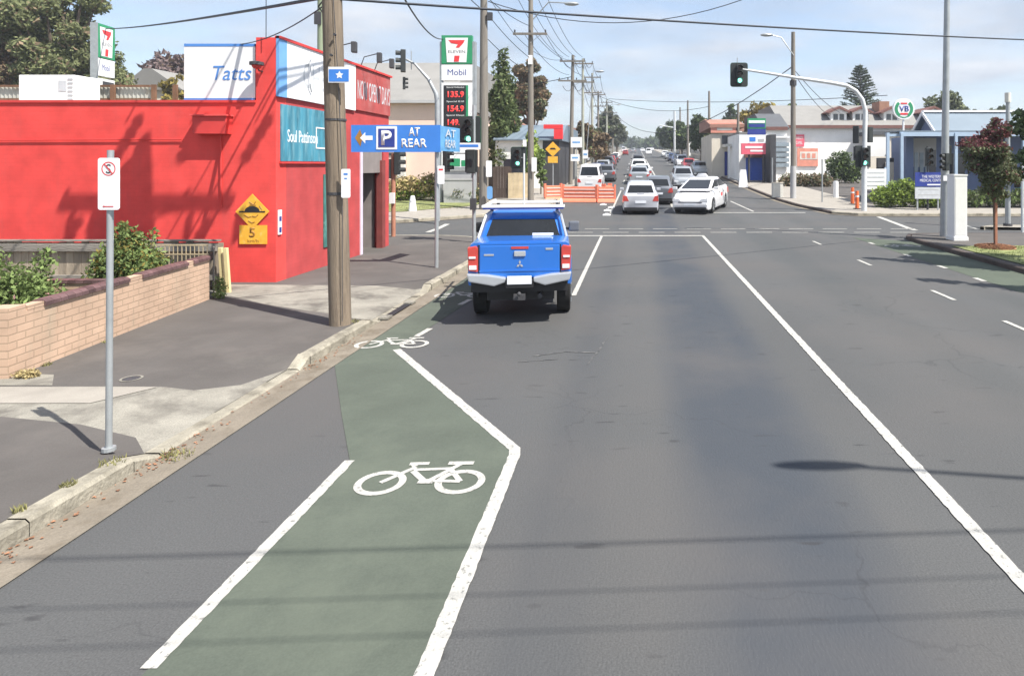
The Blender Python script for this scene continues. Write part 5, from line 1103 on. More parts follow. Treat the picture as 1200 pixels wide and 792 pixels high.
# blue clinic
D = 36.0; zb = prof(D)
t = thing('clinic_building', 'blue clinic with a blue grey gabled roof and a post verandah on the right', 'building', (gx(1048, D), D, zb)); X6 = lambda px: gx(px, 36) - t.location.x
x0, x1 = 0, X6(1300)
MB().bx(X6(1066), x1, 0, 2.6, 0, Z(160)).build('wall', 'wall_blue', t); MB().bx(X6(1066) + 2.4, x1, 2.61, 6.4, 0, Z(160) + .1).build('wall', 'wall_blue', t)
MB().bx(X6(1070), X6(1097), -.03, -.005, 2.0, Z(162)).build('wall_panel', 'wall_grey', t)
MB().bx(X6(1058), X6(1066.5), -.45, .3, 0, Z(158)).build('column', 'wall_blue', t)
zt, ze = gz(132, 40.5) - zb, gz(157, 38.8) - zb
gx0 = gx(1081, 40.5) + .8 - t.location.x
mb = MB(); mb.prism([(2.7, ze), (4.5, zt), (6.3, ze), (6.2, ze - .12), (4.5, zt - .14), (2.8, ze - .12)], 'yz', gx0 - .8, x1); mb.build('roof', 'roof_blue', t)
mb = MB(); mb.prism([(2.62, ze - .16), (4.5, zt - .16), (4.5, zt + .08), (2.62, ze + .08)], 'yz', gx0 - .86, gx0 - .80); mb.prism([(6.38, ze - .16), (4.5, zt - .16), (4.5, zt + .08), (6.38, ze + .08)], 'yz', gx0 - .86, gx0 - .80); mb.bx(gx0 - .8, x1, 4.35, 4.65, zt + .01, zt + .13); mb.build('barge_board', 'sign_white', t)
MB().prism([(2.9, ze - .2), (4.5, zt - .3), (6.1, ze - .2)], 'yz', gx0 - .5, gx0 - .45).build('gable', 'wall_blue', t)
MB().bx(X6(1036), x1, -2.2, -2.1, gz(160, 34) - zb, gz(155, 34) - zb).build('verandah_beam', 'trim_blue', t); MB().bx(X6(1036), x1, -2.2, -.01, gz(155, 34) - zb + .01, gz(155, 34) - zb + .07).build('verandah_roof', 'roof_blue', t)
for px in (1022.5, 1038, 1097.5, 1135, 1172): MB().bx(X6(px) - .07, X6(px) + .07, -2.25, -2.11, 0, gz(156, 34) - zb).build('verandah_post', 'trim_blue', t)
MB().bx(X6(1022), X6(1058), -2.0, -1.9, gz(160, 34) - zb, gz(157, 34) - zb).build('verandah_beam', 'trim_blue', t)
for px in (1071, 1077.5, 1084): MB().bx(X6(px), X6(px + 4.2), -.06, -.01, .8, Z(179)).build('window', 'window_grey', t)
MB().bx(X6(1088), X6(1096), -.06, -.01, .1, Z(176)).build('door', 'window_dark', t); MB().bx(X6(1105), X6(1130), -.06, -.01, .9, Z(180)).build('window', 'window_dark', t)
MB().bx(X6(1027.5), X6(1057), 2.0, 2.3, Z(183), Z(159)).build('wall_panel', 'wall_white', t); MB().bx(X6(1037), X6(1056), 1.0, 1.3, 0, Z(185)).build('wall_panel', 'dark_grey', t); MB().bx(X6(1045), X6(1055), .9, .98, .2, Z(190)).build('door', 'wall_cream', t)
D = 33; zb = prof(D) + .1; t = thing('clinic_sign', 'small pale grey notice board behind the mast arm pole', 'sign', (gx(1026, D), D, zb)); w = 25 / 750 * D
MB().bx(-w / 2, w / 2, -.04, 0, gz(222, D) - zb, gz(198, D) - zb).build('panel', 'sign_white', t); mb = MB()
for k in range(4): mb.bx(-w * .4, w * .4, -.05, -.041, gz(218 - 5 * k, D) - zb, gz(217 - 5 * k, D) - zb)
mb.build('print', 'faint_letter', t); MB().bx(-w / 2, -w / 2 + .07, .001, .06, 0, 2).bx(w / 2 - .07, w / 2, .001, .06, 0, 2).build('post', 'trim_blue', t)
D = 30.8; zb = prof(D) + .08; t = thing('clinic_sign', 'dark blue and pale grey sign of the medical centre in front of the hedge', 'sign', (gx(1089, D), D, zb)); w = 34 / 750 * D
MB().bx(-w / 2, w / 2, -.05, 0, gz(219, D) - zb, gz(202, D) - zb).build('panel', 'sign_dark_blue', t)
text_mesh('lettering', 'THE WESTERN', .13, 'sign_white', t, (.1, -.055, gz(207, D) - zb), width=.95); text_mesh('lettering', 'MEDICAL CENTRE', .13, 'sign_white', t, (.08, -.055, gz(211.5, D) - zb), width=1.1); MB().bx(-.12, .6, -.056, -.051, gz(217.3, D) - zb, gz(215.8, D) - zb).build('print', 'sign_white', t)
MB().bx(-w / 2, w / 2 - .1, -.05, 0, gz(233, D) - zb, gz(219.6, D) - zb).build('panel', 'faint_letter', t); MB().bx(-w * .4, w * .3, -.054, -.051, gz(223, D) - zb, gz(222, D) - zb).bx(-w * .4, w * .3, -.054, -.051, gz(229, D) - zb, gz(228, D) - zb).build('print', 'wall_grey', t); MB().bx(-w / 2 + .1, -w / 2 + .17, .001, .06, 0, 1).bx(w / 2 - .3, w / 2 - .23, .001, .06, 0, 1).build('post', 'galv', t)
# hotel round sign
D = 45; zb = prof(D) + .05; t = thing('beer_sign', 'round white beer sign with green wreath and VB on a pole above the clinic', 'sign', (gx(1058.5, D), D, zb)); r0 = 12.5 / 750 * D; zc = gz(128, D) - zb
def disc(r, y0, y1, m, nm, n=28, a0=0, a1=360, r_in=0, dz=0):
    if r_in: pts = [(r * math.cos(R(a0 + (a1 - a0) * k / n)), zc + dz + r * math.sin(R(a0 + (a1 - a0) * k / n))) for k in range(n + 1)] + [(r_in * math.cos(R(a1 - (a1 - a0) * k / n)), zc + dz + r_in * math.sin(R(a1 - (a1 - a0) * k / n))) for k in range(n + 1)]
    else: pts = [(r * math.cos(6.2832 * k / n), zc + r * math.sin(6.2832 * k / n)) for k in range(n)]
    return MB().prism(pts, 'xz', y0, y1).build(nm, m, t)
disc(r0, -.12, .12, 'sign_white', 'disc'); disc(r0 * .86, -.135, -.121, 'sign_green', 'wreath', 16, 130, 240, r0 * .58); disc(r0 * .86, -.135, -.121, 'sign_green', 'wreath', 16, -60, 50, r0 * .58); disc(r0 * .84, -.135, -.121, 'sign_green', 'wreath', 10, 242, 298, r0 * .74)
text_mesh('lettering', 'VB', r0 * .55, 'sign_dark_blue', t, (0, -.14, zc + r0 * .02), bold=.02); MB().bx(-r0 * .35, r0 * .35, -.14, -.122, zc - r0 * .55, zc - r0 * .38).build('print', 'sign_red', t); MB().bx(-r0 * .3, r0 * .3, -.14, -.122, zc + r0 * .45, zc + r0 * .58).build('print', 'sign_red', t)
post(t, [(0, 0, 0), (0, 0, zc - r0)], .07, 'sign_white')
D = 31.3; t = thing('traffic_cone_post', 'orange flexible bollard by the mast arm pole', 'bollard', (gx(1004.5, D), D, prof(D) + .1)); MB().tube([(0, 0, 0), (0, 0, .9)], [.10, .08], 10).build('post', 'bollard_orange', t); MB().tube([(0, 0, 0), (0, 0, .06)], .2, 10).build('base', 'dark_grey', t); MB().tube([(0, 0, .6), (0, 0, .68)], .095, 10).build('band', 'sign_white', t)
t = copy_tree(t, loc=(gx(999, 34), 34, prof(34) + .08), label='second orange bollard just left of the first, by the mast arm pole')
for px, py, D, m, lb in ((979.5, 219, 38, 'sign_white', 'white bollard on the far right forecourt'), (963.5, 225, 35, 'galv', 'thin grey post on the far right footpath, right of the hotel front pole'), (905, 222, 39, 'galv', 'thin grey post on the far right footpath, left of the hotel front pole')):
    t = thing('bollard' if m == 'sign_white' else 'sign_post', lb, 'bollard' if m == 'sign_white' else 'post', (gx(px, D), D, prof(D) + .1)); h = .95 if m == 'sign_white' else 2.3
    MB().tube([(0, 0, 0), (0, 0, h)], .16 if h < 1 else .04, 10).build('post', m, t, smooth=True); MB().tube([(0, 0, h), (0, 0, h + .05)], .12 if h < 1 else .045, 10).build('cap', m, t)
D = 38.2; t = thing('utility_box', 'pale concrete coloured utility box left of the hotel front pole', 'utility box', (gx(911, D), D, prof(D) + .1)); MB().bx(-.3, .3, -.2, .2, 0, .85).build('box', 'off_white', t, bevel=.02); MB().bx(-.32, .32, -.22, .22, .85, .9).build('lid', 'wall_cream', t)
# low row of walls, houses, more shops lining the far road
def shop_row(label, x0, x1, y, dp, h, wm, rm, seed, gable=False, name='shop_building'):
    rs = random.Random(seed); t = thing(name, label, 'building', (x0, y, prof(y) - .1)); w = x1 - x0; side = 1 if x0 > 0 else -1
    MB().bx(0, w, 0, dp, 0, h + prof(y + dp) - prof(y)).build('wall', wm, t); hh = h + prof(y + dp) - prof(y)
    if gable: MB().prism([(-.3, hh), (w / 2, hh + w * .28), (w + .3, hh)], 'xz', -.3, dp + .3).build('roof', rm, t)
    else: MB().bx(-.1, w + .1, -.1, dp + .1, hh, hh + .25).build('roof', rm, t)
    n = max(1, int(w / 2.6))
    for k in range(n):
        a = w * (k + .2) / n; MB().bx(a, a + w * .55 / n, -.04, -.005, .9, min(2.3, h - .6)).build('window', 'window_dark', t)
    fx = -.04 if side > 0 else w + .005; n = max(2, int(dp / 3.2))
    for k in range(n): a = dp * (k + .2) / n; MB().bx(fx, fx + .035, a, a + dp * .6 / n, .9 + .033 * a, 2.5 + .033 * a).build('window', 'window_dark', t)
    ax = -2.2 if side > 0 else w + .05; MB().bx(ax, ax + 2.15, .2, dp - .2, 3.0, 3.15).build('awning', rs.choice(['roof_grey', 'off_white', 'roof_dark']), t) if not gable else None
    return t
cfg = [(-18, -9.6, 62, 12, 4.0, 'wall_white', 'roof_red', 'left side shop with a terracotta roof past the dark wall', True), (-17, -9.5, 80, 14, 4.2, 'wall_brick_far', 'roof_grey', 'brick shop beyond the tan hedges on the left', False), (-18, -9.5, 104, 18, 4.4, 'wall_cream', 'roof_dark', 'cream shop far down the left side', False), (-18, -9.5, 130, 24, 4, 'wall_white', 'roof_red', 'white house far down the left side', True), (-20, -9.5, 170, 40, 4.6, 'wall_brick_far', 'roof_grey', 'distant brick shops on the left near the crest', False),
       (14, 24, 78, 16, 4.4, 'wall_brick_far', 'roof_red', 'brick shop behind the dark trees on the right', False), (13.5, 24, 100, 20, 4.2, 'wall_white', 'roof_dark', 'white shop behind the dark trees on the right', False), (13.5, 24, 130, 30, 4.4, 'wall_cream', 'roof_red', 'cream house far down the right side', True), (14, 26, 175, 50, 4.8, 'wall_white', 'roof_grey', 'distant white shops on the right near the crest', False),
       (-40, -22, 64, 12, 4.4, 'wall_cream', 'roof_grey', 'house behind the fuel station seen past the fence', True), (-58, -46, 58, 14, 5.2, 'wall_white', 'roof_grey', 'house with a pale gable behind the big pine', True)]
for i, (a, b, y, dp, h, wm_, rm_, lb, g) in enumerate(cfg): shop_row(lb, a, b, y, dp, h, wm_, rm_, i, g, 'house' if g else 'shop_building')
D = 62; t = thing('house', 'house with a pale pointed gable seen left of the rooftop sign', 'house', (gx(178, D), D, prof(D))); zb = prof(D)
MB().bx(-2.6, 2.6, 0, 8, 0, Z(104)).build('wall', 'wall_cream', t); MB().prism([(-3.2, Z(106)), (-.6, Z(81)), (.2, Z(81)), (3.2, Z(106))], 'xz', -.3, 8.3).build('roof', 'roof_grey', t)

# ------------------------------------------------------------------ trees
def bigpx(px0, px1, top, D): return gx((px0 + px1) / 2, D), (px1 - px0) / 1500 * D, gz(top, D) - prof(D)
x, rx, h = bigpx(22, 122, -40, 52)
tree('pine_tree', 'huge spreading pine behind the fuel brand pylon at the top left', x, 52, h, rx * 1.45, 'leaf_pine', n=46000, size=.19, trunk_r=.5, k=60, cr=.30, seed=41, base=.10, mix='leaf_autumn')
x, rx, h = bigpx(-60, 34, 20, 50); tree('pine_tree', 'brownish thinning conifer at the top left edge', x, 50, h, rx * 1.3, 'leaf_autumn', n=17000, size=.18, trunk_r=.4, k=34, cr=.34, seed=42, base=.1, mix='leaf_pine')
x, rx, h = bigpx(100, 166, 52, 58); tree('pine_tree', 'conical lower pine just right of the fuel brand pylon', x, 58, h, rx * 1.5, 'leaf_pine', n=17000, size=.17, trunk_r=.3, k=40, cr=.42, seed=43, base=.1, taper=.6)
x, rx, h = bigpx(162, 232, 53, 75); tree('broadleaf_tree', 'round purple brown tree behind the pale gable', x, 75, h, rx * 1.2, 'leaf_purple', n=5000, size=.34, trunk_r=.3, k=26, cr=.46, seed=44, base=.3, mix='leaf_autumn')
x, rx, h = bigpx(185, 222, 84, 60); tree('shrub_tree', 'yellow green bushy tree left of the rooftop sign', x, 60, h, rx, 'leaf_yellow', n=1600, size=.24, trunk_r=.15, k=14, cr=.45, seed=45, base=.3)
# cypress
rs = random.Random(46); D = 47; x = gx(589, D); zb = prof(D)
t = thing('cypress_tree', 'tall dense dark green cypress right of the second wooden pole', 'tree', (x, D, zb)); H = gz(58, D) - zb; cl = []
for k in range(60):
    a = k / 60; f = min(1, a * 5 + .55) * min(1, (1 - a) * 2.3 + .12); ang = rs.uniform(0, 6.28); q = rs.uniform(.2, .85) * 1.15 * f; cl.append((math.cos(ang) * q, math.sin(ang) * q, .5 + a * (H - 1), .62 * f, .62 * f, .95))
for dx, hh in ((.75, .80), (-.55, .9), (.2, 1.0)): cl.append((dx, 0, H * hh - .5, .28, .28, .8))
foliage(cl, 16000, .17, rs, lambda p, r: 1 if r.random() < .2 else 0, shell=.6).build('crown', ['leaf_cypress', 'leaf_pine'], t, fixn=False); MB().tube([(0, 0, 0), (0, 0, H * .9)], [.25, .05], 8).build('trunk', 'bark', t)
x, rx, h = bigpx(598, 648, 62, 66); tree('gum_tree', 'tall brown gum tree with open gaps right of the cypress', x, 66, h, rx * 1.3, 'leaf_olive', n=9000, size=.24, trunk_r=.35, k=16, cr=.32, seed=47, base=.3, mix='leaf_autumn', mixz=.6)
x, rx, h = bigpx(603, 642, 150, 44); tree('shrub_tree', 'green leafy bush tree behind the tan fence', x, 44, h, rx, 'leaf_bright', n=2600, size=.16, trunk_r=.1, k=16, cr=.45, seed=48, base=.15, mix='leaf_bush')
x, rx, h = bigpx(622, 642, 172, 40); tree('shrub_tree', 'narrow green shrub beside the third wooden pole', x, 40.5, h, rx, 'leaf_bush', n=1200, size=.11, trunk_r=.06, k=12, cr=.5, seed=49, base=.05)
for i, (a, b, top, D, m, nm, lb, n) in enumerate(((672, 700, 140, 66, 'leaf_autumn', 'street_tree', 'brown leafed street tree above the parked white van', 2600), (684, 712, 148, 80, 'leaf_olive', 'street_tree', 'olive street tree above the parked blue car', 2200), (690, 714, 152, 72, 'leaf_autumn', 'street_tree', 'russet hedge like tree beside the parked dark cars', 2000),
        (700, 726, 122, 125, 'leaf_grey', 'bare_tree', 'tall nearly bare tree among the far left poles', 1300), (710, 736, 140, 170, 'leaf_grey', 'bare_tree', 'smaller nearly bare tree near the crest on the left', 900),
        (768, 806, 138, 150, 'leaf_dark', 'street_tree', 'dark round tree beside the far right lane, near the crest', 3200), (786, 812, 140, 118, 'leaf_dark', 'street_tree', 'dark street tree left of the large one on the right', 2600), (806, 838, 132, 92, 'leaf_dark', 'street_tree', 'largest dark green street tree on the right of the road', 4200), (824, 848, 146, 76, 'leaf_olive', 'street_tree', 'olive street tree beside the awning shop', 2600), (836, 852, 176, 64, 'leaf_autumn', 'street_tree', 'small reddish tree before the awning shop', 1200),
        (868, 912, 114, 95, 'leaf_yellow', 'broadleaf_tree', 'yellow green tree behind the advertising boards', 2600), (905, 950, 117, 100, 'leaf_bush', 'broadleaf_tree', 'green tree peeking over the dark roof by the hotel', 1800), (950, 1075, 122, 110, 'leaf_olive', 'broadleaf_tree', 'low dark tree line behind the hotel roof', 2600),
        (1082, 1142, 101, 85, 'leaf_olive', 'broadleaf_tree', 'wide brown green tree behind the clinic roof', 4200), (1150, 1195, 118, 90, 'leaf_olive', 'broadleaf_tree', 'small distant tree at the right end of the clinic roof', 1500), (846, 866, 120, 120, 'leaf_dark', 'palm_tree', 'dark tuft of a palm above the terracotta roof', 700), (735, 775, 163, 420, 'leaf_dark', 'broadleaf_tree', 'distant tree on the crest left of the road end', 900), (752, 790, 160, 360, 'leaf_dark', 'broadleaf_tree', 'distant tree on the crest right of the road end', 900))):
    x, rx, h = bigpx(a, b, top, D)
    tree(nm, lb, x, D, h, rx * 1.25, m, n=int(n * 1.3), size=max(.16, D * .0038), trunk_r=.16 + D * .0006, k=18, cr=.42, seed=60 + i, base=.22, mix='leaf_bush' if i % 3 == 0 else None)
# Norfolk pine
rs = random.Random(90); D = 110; x = gx(1008, D); zb = prof(D); t = thing('norfolk_pine', 'tiered Norfolk pine rising behind the hotel roof', 'tree', (x, D, zb)); H = gz(75, D) - zb; mb = MB(); fo = MB()
for k in range(26):
    a = k / 26; z = H * (.30 + .69 * a); L_ = 4.6 * (1 - a) ** .75 + .3
    for j in range(9):
        g = rs.uniform(0, 6.28); e = Vector((math.cos(g) * L_, math.sin(g) * L_, .5 * L_ * .5)); mb.tube([(0, 0, z), (e.x, e.y, z + e.z)], [.07, .02], 4)
        for _ in range(60):
            u = rs.uniform(.12, 1); p = Vector((e.x * u, e.y * u, z + e.z * u)); q = Vector((rs.gauss(0, 1), rs.gauss(0, 1), rs.gauss(0, .5))).normalized() * .30; r = Vector((rs.gauss(0, 1), rs.gauss(0, 1), 0)).normalized() * .10
            fo.poly([p - q, p + r, p + q, p - r])
mb.tube([(0, 0, 0), (0, 0, H)], [.4, .04], 8); mb.build('trunk', 'bark', t); fo.build('crown', 'leaf_dark', t, fixn=False)
# clinic hedges and verge trees
bush('hedge', 'bright green rounded hedge in front of the blue clinic', gx(1060, 32.3), 32.3, prof(32) + .1, [(-1.0, 0, .55, .75, .6, .6), (-.2, 0, .75, .8, .6, .7), (.6, 0, .7, .8, .6, .65), (1.3, 0, .5, .7, .6, .5), (.1, 0, 1.1, .4, .4, .4)], 6000, .09, ['leaf_bright', 'leaf_bush'], 91, lambda p, r: 1 if r.random() < .3 else 0)
bush('hedge', 'dark low shrubs behind the white cabinet and the young tree', gx(1140, 32.6), 32.6, prof(32) + .1, [(dx, 0, .45 + .1 * (k % 2), .7, .6, .5) for k, dx in enumerate((-1.6, -.8, 0, .8, 1.6, 2.5, 3.3))], 5200, .09, ['leaf_bush', 'leaf_olive'], 92, lambda p, r: 1 if r.random() < .5 else 0)
bush('shrub', 'dark shrub against the white hotel wall', gx(990, 52), 52, prof(52), [(-.6, 0, 1.4, 1.0, .8, 1.3), (.5, 0, 1.0, 1.0, .8, 1.0), (0, 0, 2.1, .6, .6, .7)], 2400, .14, ['leaf_dark', 'leaf_bush'], 93, lambda p, r: 1 if r.random() < .3 else 0)
bush('shrub', 'dry brown shrub bed in front of the hotel wall', gx(948, 48), 48, prof(48), [(dx, 0, .55, .8, .6, .6) for dx in (-1.5, -.6, .3, 1.1)], 2600, .11, ['leaf_autumn', 'leaf_olive'], 94, lambda p, r: 1 if r.random() < .4 else 0)
x = gx(1157, 18.6)
t = tree('young_tree', 'young tree with red and green leaves in an orange mulch ring on the grass', x, 18.2, 3.95, .98, 'leaf_olive', n=12000, size=.055, trunk_h=1.25, trunk_r=.035, k=30, cr=.40, seed=95, mix='leaf_red', shell=.35, mixz=.74)
MB().bx(-.045, .015, -.10, -.06, 0, 1.35).build('stake', 'stake_red', t)
rs = random.Random(96); mb = MB()
for _ in range(1500):
    a = rs.uniform(0, 6.28); q = .52 * math.sqrt(rs.random()); px, py = q * math.cos(a), q * math.sin(a); s_ = rs.uniform(.015, .035); z = .02 + .08 * (1 - q / .55) + rs.uniform(0, .03); b = rs.uniform(0, 6.28)
    mb.poly([(px + s_ * math.cos(b + k * 1.57), py + s_ * math.sin(b + k * 1.57) * .5, z + .012 * (k % 2)) for k in range(4)])
for k in range(14):
    a, b = 2 * math.pi * k / 14, 2 * math.pi * (k + 1) / 14; mb.poly([(.54 * math.cos(a), .54 * math.sin(a), .003), (.54 * math.cos(b), .54 * math.sin(b), .003), (0, 0, .09)])
mb.build('mulch', 'mulch', loc=(x, 18.2, KH + .02), kind='stuff', fixn=False)
tree('young_tree', 'dark leafy tree cut by the right edge of the photo', gx(1243, 15.6), 15.6, 4.8, 1.3, 'leaf_dark', n=12000, size=.075, trunk_h=1.5, trunk_r=.06, k=36, cr=.38, seed=97, mix='leaf_olive', shell=.35)
tree('slim_conifer', 'tall slim conifer on the right verge, the farther of two outside the photo', 11.9, 13.5, 10.0, 1.15, 'leaf_dark', n=7000, size=.11, trunk_h=1.2, trunk_r=.08, k=44, cr=.5, seed=98, shell=.35, taper=.85)
tree('slim_conifer', 'tall slim conifer on the right verge, the nearer of two outside the photo', 11.8, 10.4, 9.6, 1.15, 'leaf_dark', n=7000, size=.11, trunk_h=1.2, trunk_r=.08, k=44, cr=.5, seed=99, shell=.35, taper=.85)

# ------------------------------------------------------------------ vehicles
mat('tyre', (.018, .018, .018), .85, .15, 8); mat('rim', (.30, .31, .32), .35, .1, 5, metal=.8); mat('car_glass', (.012, .014, .017), .07, .1, 2, spec=.5); mat('car_black', (.02, .02, .022), .5, .1, 3)
mat('chrome', (.50, .52, .55), .3, .04, 3, metal=.45); mat('tail_red', (.48, .06, .05), .3, .1, 6); mat('lamp_clear', (.75, .76, .78), .15, .05, 5, spec=.8); mat('plate_white', (.72, .74, .78), .5, .04, 4)
def paint(nm, c, metal=.0):
    m = mat(nm, c, .28, .02, 2, metal=metal, spec=.5); m.node_tree.nodes['Principled BSDF'].inputs['Coat Weight'].default_value = .6; m.node_tree.nodes['Principled BSDF'].inputs['Coat Roughness'].default_value = .08
paint('paint_blue', (.022, .155, .56), .12); paint('paint_pearl', (.52, .53, .57), .1); paint('paint_white', (.70, .70, .71)); paint('paint_silver', (.42, .44, .46), .5); paint('paint_red', (.35, .03, .03)); paint('paint_dark', (.05, .05, .06), .2); paint('paint_navy', (.02, .05, .17)); paint('paint_grey', (.18, .19, .21), .4)
mat('rack_white', (.80, .80, .80), .4, .03, 3)
def interp(pts, y):
    if y <= pts[0][0]: return pts[0][1]
    for (a, b), (c, d) in zip(pts, pts[1:]):
        if y <= c: return b + (d - b) * (y - a) / (c - a)
    return pts[-1][1]
def body_mesh(L, Wd, tops, zb, axles, wr, base_w=.5):
    mb = MB(); n = int(L / .05); ys = [-L / 2 + L * i / n for i in range(n + 1)]; rings = []
    for y in ys:
        e = 2 * abs(y) / L; w = Wd / 2 * (1 - .10 * e ** 5); end = max(0, (e - .94) / .06); zt = interp(tops, y) - .05 * end ** 2; z0 = zb + .10 * end ** 2; w *= (1 - .04 * end ** 2)
        arch = 0
        for ya in axles:
            d = abs(y - ya)
            if d < wr * 1.16: arch = max(arch, wr + math.sqrt((wr * 1.16) ** 2 - d * d) * .98)
        zl = max(z0, arch); mid = max(z0 + (zt - z0) * .48, zl + .02)
        ring = [(w * .72, z0 + .02 if not arch else zl), (w * .96, zl), (w, zl + .04 if arch else zl + .09), (w * 1.0, mid + .02), (w * .985, zt - .13), (w * .955, zt - .05), (w * .86, zt), (w * .45, zt + .018)]
        rings.append([(x_, y, z) for x_, z in ring] + [(-x_, y, z) for x_, z in ring[::-1]])
    k = len(rings[0]); base = len(mb.v)
    for r_ in rings: mb.v += r_
    for i in range(len(rings) - 1):
        for j in range(k):
            a = i * k + j; b = i * k + (j + 1) % k; mb.f.append((a, b, b + k, a + k)); mb.m.append(0)
    mb.f.append(tuple(range(k))); mb.m.append(0); mb.f.append(tuple(range((len(rings) - 1) * k, len(rings) * k))[::-1]); mb.m.append(0)
    return mb
def wheel(t, x, y, r, w=.2, rim='rim'):
    sd_ = 1 if x > 0 else -1
    wh = bpy.data.objects.new('wheel', None); COL.objects.link(wh); wh.parent = t; wh.location = (x, y, r)
    MB().tube([(-w / 2, 0, 0), (-w / 2 + .02, 0, 0), (w / 2 - .02, 0, 0), (w / 2, 0, 0)], [r * .93, r, r, r * .93], 26).build('tyre', 'tyre', wh, smooth=True)
    mb = MB(); xo = sd_ * w / 2
    mb.tube([(xo - sd_ * .01, 0, 0), (xo + sd_ * .004, 0, 0)], r * .66, 20)
    for k in range(7):
        a = 2 * math.pi * k / 7; mb.box((xo + sd_ * .012, math.cos(a) * r * .34, math.sin(a) * r * .34), (.02, r * .56, .045), mt=Matrix.Rotation(a, 3, 'X'))
    mb.build('rim', rim, wh)
def panel(corners, inset, off, centre):
    c = [Vector(p) for p in corners]; m = sum(c, Vector()) / 4; n = (c[1] - c[0]).cross(c[3] - c[0]).normalized()
    if n.dot(m - Vector(centre)) < 0: n = -n
    out = []
    for i in range(4):
        p = c[i]; e1 = (c[(i + 1) % 4] - p).normalized(); e2 = (c[i - 1] - p).normalized(); out.append(p + (e1 + e2) * inset + n * off)
    return out, n
def glass(name, corners, t, inset=.05, centre=(0, 0, 1.2), m='car_glass', off=.006):
    q, n = panel(corners, inset, off, centre); mb = MB(); b_ = [p - n * (off + .012) for p in q]; mb.v += [tuple(p) for p in q + b_]; mb.f += [(0, 1, 2, 3), (7, 6, 5, 4)] + [(i, (i + 1) % 4, 4 + (i + 1) % 4, 4 + i) for i in range(4)]; mb.m += [0] * 6
    return mb.build(name, m, t)
def green_house(t, Wd, zb_, zr, r0, r1, f1, f0, pm, name='cabin', wb=.86, wt_=.70):
    """r0/f0 rear/front y at belt, r1/f1 at roof"""
    mb = MB(); lv = []
    for fr, z, dy in ((0, zb_ - .04, 0), (1, zr - .07, 0), (1.0, zr - .02, .09), (1.0, zr + .0, .32)):
        ya = r0 + (r1 - r0) * fr + dy; yb = f0 + (f1 - f0) * fr - dy; w = Wd / 2 * (wb + (wt_ - wb) * fr) - dy * .45; ch = .07 if fr else .05
        ring = [(w - ch, ya), (w, ya + ch), (w, yb - ch), (w - ch, yb), (-w + ch, yb), (-w, yb - ch), (-w, ya + ch), (-w + ch, ya)]; lv.append([(a, b, z) for a, b in ring])
    for r_ in lv: mb.v += r_
    for i in range(3):
        for j in range(8): a = i * 8 + j; b = i * 8 + (j + 1) % 8; mb.f.append((a, b, b + 8, a + 8)); mb.m.append(0)
    mb.f.append(tuple(range(24, 32))); mb.m.append(0); cab = mb.build(name, pm, t, smooth=True)
    A, B = lv[0], lv[1]; U = lambda p, q, s: tuple(Vector(p).lerp(Vector(q), s)); c = (0, (r0 + f0) / 2, 1.1); lo, hi = .12, .93
    f4 = lambda a0, a1, b0, b1: [U(a0, b0, lo), U(a1, b1, lo), U(a1, b1, hi), U(a0, b0, hi)]
    glass('windscreen', f4(A[3], A[4], B[3], B[4]), t, .05, c); glass('rear_window', f4(A[7], A[0], B[7], B[0]), t, .05, c)
    for i0, i1 in ((1, 2), (6, 5)):
        m0 = U(A[i0], A[i1], .47); m1 = U(B[i0], B[i1], .47); glass('side_window', f4(A[i0], m0, B[i0], m1), t, .045, c); glass('side_window', f4(m0, A[i1], m1, B[i1]), t, .045, c)
    return cab
KINDS_ = {
 'hatch': dict(L=4.0, W=1.70, H=1.50, tops=[(-2.0, .92), (-1.85, .96), (.6, .95), (1.2, .92), (1.85, .74), (2.0, .62)], gh=(-1.93, -1.45, .35, 1.12), axles=(-1.22, 1.28), wr=.31),
 'wagon': dict(L=4.5, W=1.78, H=1.52, tops=[(-2.25, .93), (-2.1, .98), (.7, .97), (1.3, .94), (2.1, .76), (2.25, .62)], gh=(-2.18, -1.75, .35, 1.15), axles=(-1.35, 1.4), wr=.33),
 'sedan': dict(L=4.6, W=1.78, H=1.45, tops=[(-2.3, .93), (-2.1, 1.0), (-1.4, 1.0), (.8, .93), (1.3, .90), (2.15, .74), (2.3, .6)], gh=(-1.75, -1.05, .25, 1.05), axles=(-1.35, 1.42), wr=.32),
 'suv': dict(L=4.6, W=1.85, H=1.70, tops=[(-2.3, 1.02), (-2.15, 1.08), (.8, 1.06), (1.25, 1.04), (2.1, .92), (2.3, .72)], gh=(-2.2, -1.95, .35, 1.0), axles=(-1.35, 1.42), wr=.36),
 'prius': dict(L=4.4, W=1.74, H=1.50, tops=[(-2.2, .98), (-2.1, 1.06), (.6, .99), (1.1, .95), (1.5, .88), (2.0, .74), (2.2, .58)], gh=(-2.05, -1.0, .05, 1.55), axles=(-1.32, 1.38), wr=.31),
 'van': dict(L=4.8, W=1.85, H=1.95, tops=[(-2.4, 1.0), (-2.3, 1.06), (1.2, 1.04), (1.7, 1.0), (2.3, .85), (2.4, .7)], gh=(-2.35, -2.2, 1.0, 1.75), axles=(-1.5, 1.5), wr=.34)}
